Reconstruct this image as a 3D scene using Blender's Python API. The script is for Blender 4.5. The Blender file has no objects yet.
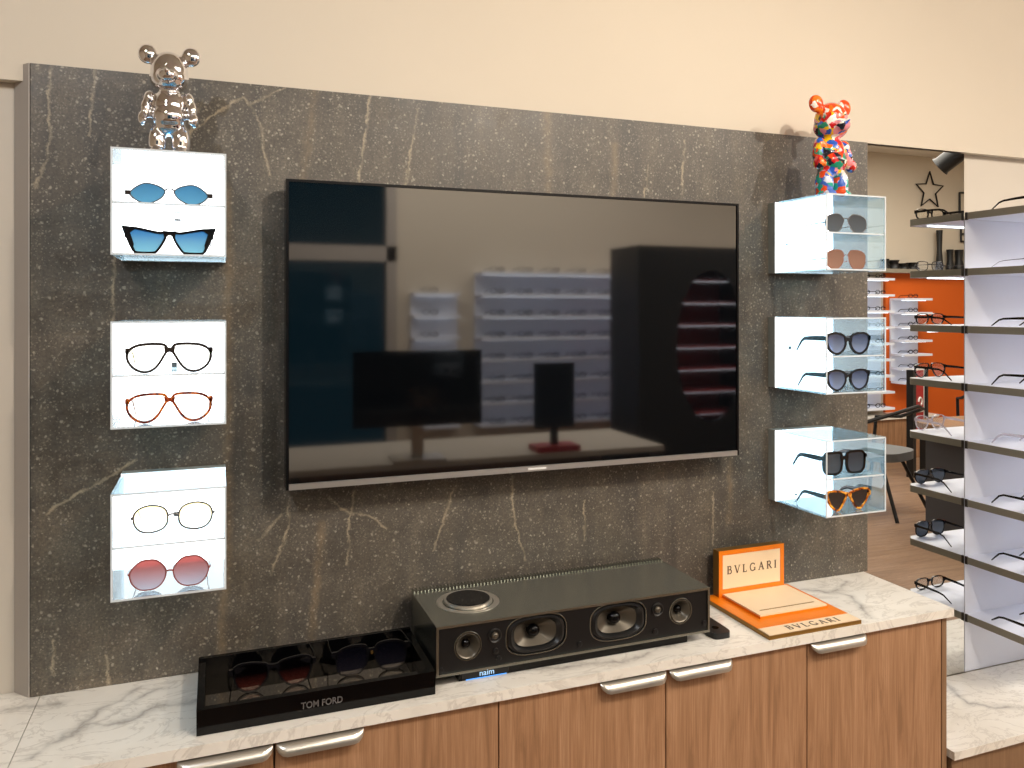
import bpy, bmesh, math, random
from mathutils import Vector, Matrix, geometry
PI = math.pi
C = bpy.context.scene
COL = C.collection
random.seed(4)

# ------------------------------------------------------------------ camera, world, main lights, exposure
cam_d = bpy.data.cameras.new('camera'); cam = bpy.data.objects.new('camera', cam_d); COL.objects.link(cam)
YAW = math.atan(297 / 789)
cam.location = (-0.098, -1.72, 1.5)
cam.rotation_euler = (PI / 2, 0, -YAW)
cam_d.sensor_fit = 'HORIZONTAL'; cam_d.sensor_width = 36
cam_d.lens = 36 * 789 / 1024
cam_d.shift_y = -(384 - 308) / 1024
cam_d.clip_start = 0.05
C.camera = cam

C.view_settings.view_transform = 'Standard'; C.view_settings.look = 'None'
C.view_settings.gamma = 1; C.view_settings.use_curve_mapping = False
C.view_settings.exposure = 0.0
C.cycles.max_bounces = 9; C.cycles.transparent_max_bounces = 32; C.cycles.glossy_bounces = 6
C.cycles.caustics_reflective = False; C.cycles.sample_clamp_indirect = 6

w = bpy.data.worlds.new('world'); C.world = w; w.use_nodes = True
w.node_tree.nodes['Background'].inputs[0].default_value = (0.06, 0.26, 0.34, 1)
w.node_tree.nodes['Background'].inputs[1].default_value = 0.3

def lamp(kind, name, loc, energy, col, aim=None, **kw):
    d = bpy.data.lights.new(name, kind); d.energy = energy; d.color = col
    for k, v in kw.items(): setattr(d, k, v)
    o = bpy.data.objects.new(name, d); COL.objects.link(o); o.location = loc
    if aim is not None:
        o.rotation_euler = (Vector(aim) - Vector(loc)).to_track_quat('-Z', 'Y').to_euler()
    return o
lamp('AREA', 'wall_fill_light', (2.0, -3.5, 3.0), 55, (1.0, 0.93, 0.84), (2.0, -4.5, 1.4), shape='RECTANGLE', size=3.0, size_y=0.4)  # added area light; brightens the far wall mirrored in the television
WARM = (1.0, 0.89, 0.75)
lamp('AREA', 'room_fill_light', (1.2, -2.75, 3.08), 108, (1.0, 0.93, 0.84), (1.0, -2.5, 0), shape='RECTANGLE', size=4.5, size_y=1.8)  # added ambient fill under the ceiling, no real fixture
lamp('AREA', 'room_fill_light_far', (5.3, -2.4, 3.08), 165, (1.0, 0.92, 0.82), (5.3, -2.4, 0), shape='RECTANGLE', size=3.2, size_y=1.8)  # added fill that brightens the room end shown in the mirror
lamp('SPOT', 'track_spot', (1.15, -1.95, 2.75), 108, WARM, (0.75, 0, 1.35), spot_size=math.radians(85), spot_blend=0.9, shadow_soft_size=0.025)
lamp('SPOT', 'track_spot_right', (2.6, -1.9, 2.95), 84, WARM, (0.9, 0, 1.4), spot_size=math.radians(95), spot_blend=0.8, shadow_soft_size=0.03)
lamp('SPOT', 'cool_fill_left', (-0.9, -1.9, 2.9), 75, (0.92, 0.96, 1.0), (-0.3, 0, 0.9), spot_size=math.radians(90), spot_blend=0.9, shadow_soft_size=0.05)  # added cool fill spot; brightens the left end of the counter

# ------------------------------------------------------------------ material helpers
def lin(c):
    return tuple(((x / 255) / 12.92 if x / 255 <= 0.04045 else (((x / 255) + 0.055) / 1.055) ** 2.4) for x in c)
class NT:
    def __init__(s, name):
        s.m = bpy.data.materials.new(name); s.m.use_nodes = True
        s.t = s.m.node_tree; s.t.nodes.clear()
        s.out = s.n('ShaderNodeOutputMaterial')
    def n(s, typ, **kw):
        nd = s.t.nodes.new(typ)
        for k, v in kw.items(): setattr(nd, k, v)
        return nd
    def l(s, a, b): s.t.links.new(a, b)
    def put(s, sock, v):
        if isinstance(v, bpy.types.NodeSocket): s.l(v, sock)
        elif v is not None:
            if sock.type == 'RGBA' and len(v) == 3: v = (*v, 1)
            sock.default_value = v
    def math(s, op, a, b=None, c=None, clamp=False):
        nd = s.n('ShaderNodeMath', operation=op); nd.use_clamp = clamp
        s.put(nd.inputs[0], a); s.put(nd.inputs[1], b)
        if c is not None: s.put(nd.inputs[2], c)
        return nd.outputs[0]
    def vm(s, op, a, b=None, scale=None):
        nd = s.n('ShaderNodeVectorMath', operation=op)
        s.put(nd.inputs[0], a); s.put(nd.inputs[1], b)
        if scale is not None: s.put(nd.inputs[3], scale)
        return nd.outputs['Value'] if op in ('DOT_PRODUCT', 'DISTANCE', 'LENGTH') else nd.outputs[0]
    def mix(s, f, a, b, blend='MIX'):
        nd = s.n('ShaderNodeMix', data_type='RGBA', blend_type=blend)
        s.put(nd.inputs[0], f); s.put(nd.inputs[6], a); s.put(nd.inputs[7], b)
        return nd.outputs[2]
    def ramp(s, f, stops, interp='LINEAR'):
        nd = s.n('ShaderNodeValToRGB'); nd.color_ramp.interpolation = interp
        e = nd.color_ramp.elements
        while len(e) < len(stops): e.new(0.5)
        for i, (p, c) in enumerate(stops):
            e[i].position = p; e[i].color = (*c, 1) if len(c) == 3 else c
        s.l(f, nd.inputs[0]); return nd.outputs[0]
    def coord(s, scale=(1, 1, 1), rot=(0, 0, 0)):
        tc = s.n('ShaderNodeTexCoord'); mp = s.n('ShaderNodeMapping')
        mp.inputs['Scale'].default_value = scale; mp.inputs['Rotation'].default_value = rot
        s.l(tc.outputs['Object'], mp.inputs[0]); return mp.outputs[0]
    def noise(s, v, scale, detail=4, rough=0.55, dist=0.0, color=False):
        nd = s.n('ShaderNodeTexNoise'); s.l(v, nd.inputs['Vector'])
        nd.inputs['Scale'].default_value = scale; nd.inputs['Detail'].default_value = detail
        nd.inputs['Roughness'].default_value = rough; nd.inputs['Distortion'].default_value = dist
        return nd.outputs['Color' if color else 'Fac']
    def bsdf(s, col, rough=0.5, metal=0.0, **kw):
        b = s.n('ShaderNodeBsdfPrincipled')
        s.put(b.inputs['Base Color'], col); s.put(b.inputs['Roughness'], rough); s.put(b.inputs['Metallic'], metal)
        for k, v in kw.items(): s.put(b.inputs[k.replace('_', ' ')], v)
        return b
    def bump(s, h, strength=0.2, dist=0.002):
        nd = s.n('ShaderNodeBump'); nd.inputs['Strength'].default_value = strength
        nd.inputs['Distance'].default_value = dist; s.l(h, nd.inputs['Height']); return nd.outputs[0]
    def done(s, sh):
        s.l(sh.outputs[0] if hasattr(sh, 'outputs') else sh, s.out.inputs[0]); return s.m

def plain(name, rgb, rough=0.5, metal=0.0, var=0.04, scale=30, **kw):
    t = NT(name); v = t.coord(); c = lin(rgb)
    n = t.noise(v, scale, 3)
    a = tuple(x * (1 - var) for x in c); b = tuple(min(1, x * (1 + var)) for x in c)
    col = t.mix(n, a, b)
    return t.done(t.bsdf(col, rough, metal, **kw))
def emis(name, rgb, strength):
    t = NT(name); e = t.n('ShaderNodeEmission'); e.inputs[0].default_value = (*rgb, 1); e.inputs[1].default_value = strength
    return t.done(e)

def polyline_dist(t, P, lines):
    best = None
    for pts in lines:
        for (a, b) in zip(pts[:-1], pts[1:]):
            A = Vector((a[0], a[1], a[2])); B = Vector((b[0], b[1], b[2])); L = (B - A).length; D = (B - A) / L
            r = t.vm('SUBTRACT', P, tuple(A))
            d = t.vm('DOT_PRODUCT', r, tuple(D))
            d = t.math('MINIMUM', t.math('MAXIMUM', d, 0.0), L)
            q = t.vm('SCALE', tuple(D), scale=d)
            dist = t.vm('DISTANCE', r, q)
            best = dist if best is None else t.math('MINIMUM', best, dist)
    return best

STONE_VEINS = [
 [(-0.392, 1.968), (-0.395, 1.906), (-0.392, 1.833), (-0.4, 1.783), (-0.417, 1.73)],
 [(-0.317, 1.968), (-0.326, 1.838)],
 [(-0.398, 1.106), (-0.35, 1.136), (-0.293, 1.165), (-0.245, 1.197)],
 [(-0.146, 1.852), (-0.105, 1.893), (-0.043, 1.94), (-0.032, 1.924), (0.04, 1.967)],
 [(-0.032, 1.924), (-0.008, 1.88), (-0.004, 1.832), (0.01, 1.78)],
 [(-0.296, 0.817), (-0.291, 0.753)], [(-0.387, 0.86), (-0.388, 0.792)],
 [(0.219, 1.969), (0.21, 1.891), (0.197, 1.803), (0.195, 1.77)],
 [(0.323, 1.945), (0.31, 1.854), (0.298, 1.775)],
 [(0.911, 1.86), (0.902, 1.78)], [(1.018, 1.93), (1.009, 1.789)],
 [(0.048, 1.098), (0.046, 1.028), (0.01, 0.937)], [(0.032, 1.062), (-0.014, 1.013)],
 [(0.131, 1.091), (0.154, 1.065), (0.18, 1.052), (0.219, 1.042), (0.254, 1.012)],
 [(0.184, 1.102), (0.175, 1.037), (0.169, 0.94)],
 [(0.414, 1.106), (0.393, 1.039), (0.362, 0.951)], [(0.549, 1.105), (0.557, 1.001), (0.582, 0.904)],
 [(0.737, 1.032), (0.735, 0.935)], [(1.105, 1.021), (1.102, 0.884)],
 [(-0.277, 1.753), (-0.286, 1.457)], [(-0.126, 1.926), (-0.148, 1.842)]]
STONE_BANDS = [[(-0.072, 1.744), (-0.074, 0.979), (-0.088, 0.78)], [(0.1, 1.968), (0.083, 1.817), (0.077, 1.778)],
 [(0.114, 1.032), (0.108, 0.947), (0.093, 0.792)], [(0.638, 1.973), (0.643, 1.782)], [(1.157, 1.1), (1.151, 0.944)],
 [(0.82, 1.9), (0.815, 1.78)]]
def stone_material():
    t = NT('dark_stone_slab'); v = t.coord()
    big = t.noise(v, 2.2, 5, 0.6, 0.6)
    mid = t.noise(v, 14, 6, 0.7, 0.4)
    fine = t.noise(v, 190, 3, 0.7)
    streak = t.noise(t.coord((9, 9, 1.1)), 2.0, 5, 0.6, 0.3)
    base = t.ramp(big, [(0.25, lin((62, 59, 55))), (0.5, lin((93, 87, 80))), (0.75, lin((124, 115, 102)))])
    base = t.mix(t.ramp(streak, [(0.35, (0, 0, 0)), (0.7, (0.55, 0.55, 0.55))]), base, lin((136, 123, 104)))
    base = t.mix(t.ramp(mid, [(0.3, (0.55,) * 3), (0.7, (0, 0, 0))]), base, lin((48, 46, 43)))
    base = t.mix(t.ramp(fine, [(0.35, (0.5,) * 3), (0.6, (0, 0, 0))]), base, lin((46, 44, 42)))
    rv_ = t.coord((1, 1, 1), (0.6, 0.4, 0.7))
    warp = t.vm('ADD', rv_, t.vm('SCALE', t.noise(rv_, 60, 3, color=True), scale=0.012))
    def specks(scale, keep, size, amt, col, b):
        vo = t.n('ShaderNodeTexVoronoi'); vo.inputs['Scale'].default_value = scale; t.l(warp, vo.inputs['Vector'])
        sc_ = t.n('ShaderNodeSeparateColor'); t.l(vo.outputs['Color'], sc_.inputs[0])
        sel = t.math('GREATER_THAN', sc_.outputs[0], keep)
        rad = t.math('MULTIPLY', sc_.outputs[1], size)
        near = t.math('SUBTRACT', 1.0, t.math('DIVIDE', vo.outputs['Distance'], rad), clamp=True)
        return t.mix(t.math('MULTIPLY', t.math('MULTIPLY', t.math('POWER', near, 0.5), sel), amt), b, col)
    base = specks(230, 0.35, 0.60, 0.55, lin((150, 142, 128)), base)
    base = specks(125, 0.60, 0.45, 0.7, lin((176, 168, 152)), base)
    base = specks(62, 0.90, 0.20, 0.8, lin((205, 198, 184)), base)
    nz = t.noise(v, 30, 6, 0.75, color=True)
    off = t.vm('MULTIPLY', t.vm('SUBTRACT', nz, (0.5, 0.5, 0.5)), (0.034, 0.0, 0.02))
    P = t.vm('ADD', t.vm('MULTIPLY', v, (1, 0, 1)), off)
    ZF = lambda z: 1.5 + 0.992 * (z - 1.5)
    thr = [[(x, 0, ZF(z)) for x, z in L] for L in STONE_VEINS]
    d = polyline_dist(t, P, thr)
    brk = t.ramp(t.noise(v, 30, 3), [(0.38, (0.2,) * 3), (0.6, (1, 1, 1))])
    vein = t.math('MULTIPLY', t.ramp(d, [(0.0003, (0.62,) * 3), (0.0018, (0, 0, 0))]), brk)
    base = t.mix(vein, base, lin((192, 176, 148)))
    d2 = polyline_dist(t, P, [[(x, 0, ZF(z)) for x, z in L] for L in STONE_BANDS])
    band = t.math('MULTIPLY', t.ramp(d2, [(0.0, (0.34,) * 3), (0.014, (0, 0, 0))]), t.ramp(mid, [(0.35, (0.2,) * 3), (0.65, (1, 1, 1))]))
    base = t.mix(band, base, lin((158, 132, 98)))
    rg = t.ramp(mid, [(0.3, (0.36,) * 3), (0.7, (0.52,) * 3)])
    b = t.bsdf(base, rg)
    t.l(t.bump(fine, 0.25, 0.001), b.inputs['Normal'])
    return t.done(b)

def marble_material():
    t = NT('white_marble_top'); v = t.coord()
    n1 = t.noise(v, 3.0, 6, 0.6, 1.4)
    base = t.ramp(n1, [(0.3, lin((242, 237, 228))), (0.6, lin((230, 224, 214))), (0.8, lin((200, 194, 186)))])
    nz = t.noise(v, 9, 5, 0.65, color=True)
    off = t.vm('MULTIPLY', t.vm('SUBTRACT', nz, (0.5, 0.5, 0.5)), (0.07, 0.07, 0.0))
    P = t.vm('ADD', t.vm('MULTIPLY', v, (1, 1, 0)), off)
    ml = [[(-0.392, -0.23), (-0.346, -0.186), (-0.302, -0.145), (-0.264, -0.122), (-0.233, -0.076), (-0.193, -0.052)],
          [(-0.302, -0.145), (-0.262, -0.153), (-0.2, -0.13), (-0.125, -0.124)],
          [(-0.32, -0.159), (-0.298, -0.09), (-0.26, -0.067), (-0.232, -0.027)],
          [(1.34, -0.05), (1.4, -0.10), (1.43, -0.13), (1.40, -0.19), (1.36, -0.26)], [(1.40, -0.10), (1.5, -0.05)], [(-0.55, -0.02), (-0.364, -0.046)],
          [(1.9, -0.02), (1.85, -0.12), (1.98, -0.2)], [(0.3, -0.2), (0.7, -0.26), (1.0, -0.18)]]
    d = polyline_dist(t, P, [[(x, y, 0) for x, y in L] for L in ml])
    vv = t.math('MULTIPLY', t.ramp(d, [(0.001, (0.75,) * 3), (0.006, (0.28,) * 3), (0.02, (0, 0, 0))]), t.ramp(t.noise(v, 17, 3), [(0.35, (0.3,) * 3), (0.6, (1, 1, 1))]))
    base = t.mix(vv, base, lin((132, 126, 122)))
    wv = t.ramp(t.noise(t.coord((2, 4, 2), (0, 0, 0.5)), 2.5, 7, 0.6, 2.2), [(0.47, (0, 0, 0)), (0.5, (0.35,) * 3), (0.53, (0, 0, 0))])
    base = t.mix(wv, base, lin((168, 158, 148)))
    return t.done(t.bsdf(base, 0.18))

def wood_material(name, c1, c2, c3, grain=(14, 14, 0.9), rough=0.45):
    t = NT(name)
    v = t.coord(grain); n = t.noise(v, 3.2, 7, 0.62, 0.9)
    f = t.noise(t.coord((grain[0] * 9, grain[1] * 9, grain[2] * 2.2)), 3.0, 4, 0.6)
    lo = t.noise(t.coord((2.2, 2.2, 0.5)), 1.6, 3)
    base = t.ramp(n, [(0.34, lin(c1)), (0.47, lin(c2)), (0.66, lin(c3))])
    base = t.mix(t.ramp(f, [(0.42, (0.5,) * 3), (0.58, (0, 0, 0))]), base, lin(c1))
    base = t.mix(t.math('MULTIPLY', lo, 0.35), base, lin(c3))
    b = t.bsdf(base, rough); t.l(t.bump(f, 0.15, 0.0006), b.inputs['Normal'])
    return t.done(b)

def wall_material(name, rgb, var=0.05):
    t = NT(name); v = t.coord()
    n = t.noise(v, 1.4, 5, 0.6); f = t.noise(v, 260, 2)
    c = lin(rgb); base = t.mix(n, tuple(x * (1 - var) for x in c), tuple(min(1, x * (1 + var)) for x in c))
    b = t.bsdf(base, 0.7); t.l(t.bump(f, 0.08, 0.0008), b.inputs['Normal'])
    return t.done(b)

def clear_material(name, tint, haze=0.0, haze_col=(1, 1, 1), ior=1.49):
    t = NT(name)
    tr = t.n('ShaderNodeBsdfTransparent'); t.put(tr.inputs[0], tint)
    gl = t.n('ShaderNodeBsdfGlossy'); gl.inputs['Roughness'].default_value = 0.02
    fr = t.n('ShaderNodeFresnel'); ge = t.n('ShaderNodeNewGeometry')
    t.l(t.math('MULTIPLY_ADD', ge.outputs['Backfacing'], 1 / ior - ior, ior), fr.inputs[0])   # thin sheet: no internal trapping
    base = tr.outputs[0]
    if haze:
        df = t.n('ShaderNodeBsdfDiffuse'); t.put(df.inputs[0], haze_col)
        tl = t.n('ShaderNodeBsdfTranslucent'); t.put(tl.inputs[0], haze_col)
        m0 = t.n('ShaderNodeMixShader'); m0.inputs[0].default_value = 0.5
        t.l(df.outputs[0], m0.inputs[1]); t.l(tl.outputs[0], m0.inputs[2])
        m1 = t.n('ShaderNodeMixShader'); m1.inputs[0].default_value = haze
        t.l(base, m1.inputs[1]); t.l(m0.outputs[0], m1.inputs[2]); base = m1.outputs[0]
    m = t.n('ShaderNodeMixShader'); t.l(fr.outputs[0], m.inputs[0]); t.l(base, m.inputs[1]); t.l(gl.outputs[0], m.inputs[2])
    return t.done(m.outputs[0])

def lens_material(name, top, bottom, opac=0.85, z0=0.0, z1=0.045, gloss=0.12):
    """tinted lens, tint running from bottom (z0) to top (z1) of the lens"""
    t = NT(name)
    tc = t.n('ShaderNodeTexCoord'); sp = t.n('ShaderNodeSeparateXYZ'); t.l(tc.outputs['Object'], sp.inputs[0])
    mr = t.n('ShaderNodeMapRange'); mr.inputs[1].default_value = z0; mr.inputs[2].default_value = z1
    t.l(sp.outputs[2], mr.inputs[0])
    col = t.mix(mr.outputs[0], lin(bottom), lin(top))
    tr = t.n('ShaderNodeBsdfTransparent'); t.l(col, tr.inputs[0])
    df = t.n('ShaderNodeBsdfDiffuse'); t.l(col, df.inputs[0])
    gl = t.n('ShaderNodeBsdfGlossy'); gl.inputs['Roughness'].default_value = 0.03
    m1 = t.n('ShaderNodeMixShader'); m1.inputs[0].default_value = opac
    t.l(tr.outputs[0], m1.inputs[1]); t.l(df.outputs[0], m1.inputs[2])
    m2 = t.n('ShaderNodeMixShader'); m2.inputs[0].default_value = gloss
    t.l(m1.outputs[0], m2.inputs[1]); t.l(gl.outputs[0], m2.inputs[2])
    return t.done(m2.outputs[0])

def tortoise_material(name, dark, mid, light, scale=160):
    t = NT(name); v = t.coord(); n = t.noise(v, scale, 3, 0.5, 1.2)
    c = t.ramp(n, [(0.38, lin(dark)), (0.5, lin(mid)), (0.62, lin(light))])
    return t.done(t.bsdf(c, 0.12))

def paint_material():
    t = NT('multicolour_paint'); v = t.coord()
    nz = t.noise(v, 22, 3, color=True)
    P = t.vm('ADD', v, t.vm('SCALE', nz, scale=0.05))
    vo = t.n('ShaderNodeTexVoronoi'); vo.inputs['Scale'].default_value = 62; t.l(P, vo.inputs['Vector'])
    sp = t.n('ShaderNodeSeparateColor'); t.l(vo.outputs['Color'], sp.inputs[0])
    pal = [lin(c) for c in ((226, 70, 20), (240, 235, 225), (235, 190, 20), (200, 25, 30), (40, 90, 190), (20, 22, 40), (240, 110, 20), (235, 150, 160), (30, 140, 110))]
    c1 = t.ramp(sp.outputs[0], [(i / 9, c) for i, c in enumerate(pal)], 'CONSTANT')
    sx = t.n('ShaderNodeSeparateXYZ'); t.l(v, sx.inputs[0])
    zz = t.math('ADD', sx.outputs[2], t.math('MULTIPLY', t.math('SUBTRACT', t.noise(v, 30, 2), 0.5), 0.06))
    legs = t.ramp(sp.outputs[1], [(0, lin((30, 160, 140))), (0.35, lin((60, 100, 190))), (0.6, lin((200, 205, 225))), (0.8, lin((230, 80, 30)))], 'CONSTANT')
    head = t.ramp(sp.outputs[1], [(0, lin((228, 70, 18))), (0.55, lin((240, 120, 30))), (0.8, lin((245, 235, 225)))], 'CONSTANT')
    f1 = t.ramp(zz, [(0.060, (1, 1, 1)), (0.065, (0, 0, 0))]); f2 = t.ramp(zz, [(0.215, (0, 0, 0)), (0.22, (1, 1, 1))])
    c = t.mix(f1, c1, legs); c = t.mix(f2, c, head)
    return t.done(t.bsdf(c, 0.1, Coat_Weight=0.6))

def shelfglow_board():  # plain cool white laminate
    return plain('cool_white_laminate', (226, 230, 242), 0.4, var=0.01)

M = {}
M['stone'] = stone_material(); M['marble'] = marble_material()
M['oak'] = wood_material('oak_veneer', (124, 88, 60), (162, 120, 87), (184, 142, 108))
M['oak_side'] = wood_material('oak_edge', (112, 82, 58), (134, 102, 74), (150, 118, 88))
M['floorwood'] = wood_material('floor_planks', (112, 86, 66), (138, 110, 86), (156, 128, 104), (0.8, 9, 9))
M['wall'] = wall_material('beige_wall_paint', (208, 197, 180)); M['wall2'] = wall_material('grey_beige_wall_paint', (200, 191, 178))
M['reveal'] = wall_material('grey_reveal_paint', (168, 160, 152))
M['ceil'] = wall_material('ceiling_paint', (225, 220, 210)); M['orange'] = wall_material('orange_panel', (208, 92, 6), 0.03)
M['mirror'] = plain('mirror_silver', (228, 230, 228), 0.0, 1.0, var=0.0)
M['screen'] = plain('tv_glass', (7, 9, 12), 0.04, 0, var=0.0, IOR=2.35)
M['tvframe'] = plain('tv_bezel', (22, 22, 24), 0.25, 0.6); M['tvsilver'] = plain('tv_bezel_silver', (205, 203, 200), 0.35, 0.9)
M['black'] = plain('black_acrylic', (4, 4, 5), 0.06, var=0.0, IOR=1.35); M['blackmat'] = plain('black_plastic', (14, 14, 16), 0.45)
M['blackmirror'] = plain('black_mirror_base', (150, 145, 138), 0.05, 1.0, var=0.0)
M['alu'] = plain('anodised_dark_metal', (176, 180, 172), 0.26, 1.0, var=0.06, scale=200)
M['alubright'] = plain('brushed_aluminium', (205, 200, 190), 0.28, 0.85)
M['chrome'] = plain('chrome', (236, 236, 240), 0.03, 1.0, var=0.0)
M['cone'] = plain('speaker_cone', (92, 86, 76), 0.32, 0.6); M['rubber'] = plain('rubber_surround', (16, 16, 17), 0.35)
M['panel_light'] = emis('backlit_panel', (0.95, 0.98, 1.0), 4.2)
M['panel_back'] = plain('grey_panel_housing', (150, 156, 152), 0.5)
M['acrylic'] = clear_material('blue_haze_acrylic', (0.84, 0.95, 1.0), 0.10, (0.42, 0.78, 1.0))  # bluish glow reflected from the lit panel is put into tint and haze colour
M['acrylic_edge'] = clear_material('acrylic_edge_glow', (1, 1, 1), 0.9, (0.97, 0.99, 1.0))  # glow of the backlit edges put in as white haze
M['glass'] = clear_material('window_glass', (0.55, 0.7, 0.75))
M['led'] = emis('led_strip_light', (0.85, 0.91, 1.0), 5.0)
M['board'] = shelfglow_board()
M['shelf_edge'] = plain('champagne_shelf_edge', (150, 144, 130), 0.4, 0.2); M['bracket'] = plain('dark_bracket', (62, 58, 56), 0.4, 0.5)
M['bv_orange'] = plain('orange_lacquer', (236, 126, 16), 0.35); M['bv_cream'] = plain('cream_leather', (238, 212, 176), 0.5)
M['bv_gold'] = plain('gold_metal_edge', (150, 112, 52), 0.35, 0.7); M['ink'] = plain('brown_ink', (92, 72, 56), 0.5)
M['silverink'] = plain('silver_lettering', (150, 150, 152), 0.3, 0.8)
M['blueled'] = emis('blue_display', (0.12, 0.4, 1.0), 1.6); M['blueglow'] = emis('white_display', (0.5, 0.75, 1.0), 1.3)
M['red'] = plain('dark_red_cloth', (150, 28, 24), 0.7); M['redsign'] = plain('red_sign', (170, 16, 16), 0.4); M['white'] = plain('white_plastic', (235, 235, 232), 0.4)
M['greydark'] = plain('dark_grey_panel', (70, 70, 74), 0.6); M['greyseat'] = plain('grey_upholstery', (112, 112, 112), 0.8)
M['paint'] = paint_material(); M['tag'] = plain('grey_price_tag', (105, 105, 105), 0.5)
M['g_black'] = plain('black_acetate', (16, 15, 17), 0.1); M['g_dkbrown'] = plain('dark_brown_acetate', (52, 44, 40), 0.15)
M['g_metal'] = plain('grey_metal_frame', (92, 86, 82), 0.35, 0.3); M['g_gold'] = plain('rose_gold_frame', (178, 112, 88), 0.25, 0.9)
M['g_yellow'] = tortoise_material('yellow_tortoise', (110, 84, 14), (190, 160, 40), (226, 196, 70), 90)
M['g_tort'] = tortoise_material('red_tortoise', (70, 22, 18), (150, 58, 34), (214, 120, 40), 120)
M['g_tort2'] = tortoise_material('amber_tortoise', (46, 14, 8), (190, 90, 14), (250, 180, 60), 100)
M['g_red'] = plain('red_metal_rim', (140, 60, 50), 0.4, 0.1); M['g_clear'] = clear_material('crystal_acetate', (0.9, 0.86, 0.9), 0.45, (0.8, 0.78, 0.82))
M['g_gold2'] = plain('gold_stud', (190, 150, 90), 0.25, 0.9)
M['l_blue'] = lens_material('mirrored_blue_lens', (70, 140, 190), (120, 190, 225), 0.75, gloss=0.1)
M['l_bluegrad'] = lens_material('bright_blue_gradient_lens', (60, 140, 215), (150, 225, 245), 0.8, gloss=0.1)
M['l_clear'] = lens_material('clear_lens', (252, 250, 246), (252, 252, 250), 0.03, gloss=0.06)
M['l_yellow'] = lens_material('pale_yellow_lens', (250, 240, 205), (252, 252, 248), 0.15, gloss=0.06)
M['l_pink'] = lens_material('pink_to_blue_gradient_lens', (208, 138, 138), (228, 234, 250), 0.5, gloss=0.06)
M['l_grey'] = lens_material('grey_lens', (62, 72, 84), (84, 98, 112), 0.65, gloss=0.1)
M['l_brown'] = lens_material('brown_lens', (140, 98, 84), (165, 122, 104), 0.7, gloss=0.1)
M['l_greyblue'] = lens_material('grey_blue_gradient_lens', (70, 84, 120), (170, 190, 225), 0.5, gloss=0.1)
M['l_dark'] = lens_material('dark_lens', (10, 10, 18), (34, 32, 40), 0.75, gloss=0.14)
M['l_redbrown'] = lens_material('black_to_red_lens', (4, 3, 4), (74, 32, 26), 0.85, z0=0.0, z1=0.034, gloss=0.14)
M['skyglow'] = None

# ------------------------------------------------------------------ mesh helpers
def obj(name, bm, mat, parent=None, smooth=False, bevel=0.0, segs=2, autosm=True):
    if bevel:
        es = [e for e in bm.edges if e.is_manifold and e.calc_face_angle(0) > 0.6]
        bmesh.ops.bevel(bm, geom=es, offset=bevel, segments=segs, affect='EDGES', clamp_overlap=True)
    bmesh.ops.recalc_face_normals(bm, faces=bm.faces)
    me = bpy.data.meshes.new(name); bm.to_mesh(me); bm.free()
    o = bpy.data.objects.new(name, me); COL.objects.link(o)
    for m_ in (mat if isinstance(mat, (list, tuple)) else [mat]): me.materials.append(m_)
    if smooth or bevel:
        for p in me.polygons: p.use_smooth = True
        if autosm:
            try: me.set_sharp_from_angle(angle=math.radians(40))
            except Exception: pass
    if parent: o.parent = parent
    return o
def B(): return bmesh.new()
def box(bm, x0, x1, y0, y1, z0, z1, mi=0):
    vs = [bm.verts.new((x, y, z)) for x in (x0, x1) for y in (y0, y1) for z in (z0, z1)]
    for q in ((0, 1, 3, 2), (4, 6, 7, 5), (0, 4, 5, 1), (2, 3, 7, 6), (0, 2, 6, 4), (1, 5, 7, 3)):
        bm.faces.new([vs[i] for i in q]).material_index = mi
    return bm
def prism(bm, pts, a0, a1, axis='z', holes=(), mi=0):
    """extrude a 2-D outline (with holes) along an axis"""
    def P(u, v, a):
        return {'z': (u, v, a), 'y': (u, a, v), 'x': (a, u, v)}[axis]
    loops = [list(pts)] + [list(h) for h in holes]
    flat = [p for L in loops for p in L]
    tris = geometry.tessellate_polygon([[Vector((p[0], p[1], 0)) for p in L] for L in loops])
    v0 = [bm.verts.new(P(p[0], p[1], a0)) for p in flat]; v1 = [bm.verts.new(P(p[0], p[1], a1)) for p in flat]
    for t in tris:
        for vv in (v0, v1):
            try: bm.faces.new([vv[i] for i in t]).material_index = mi
            except ValueError: pass
    k = 0
    for L in loops:
        n = len(L)
        for i in range(n):
            j = (i + 1) % n
            bm.faces.new((v0[k + i], v0[k + j], v1[k + j], v1[k + i])).material_index = mi
        k += n
    return bm
def circ(cx, cy, r, n=32, ry=None, a0=0):
    return [(cx + r * math.cos(a0 + 2 * PI * i / n), cy + (ry or r) * math.sin(a0 + 2 * PI * i / n)) for i in range(n)]
def stadium(cx, cy, rx, rz, n=40, p=3.0):
    out = []
    for i in range(n):
        a = 2 * PI * i / n; c, s = math.cos(a), math.sin(a)
        out.append((cx + rx * math.copysign(abs(c) ** (2 / p), c), cy + rz * math.copysign(abs(s) ** (2 / p), s)))
    return out
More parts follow.
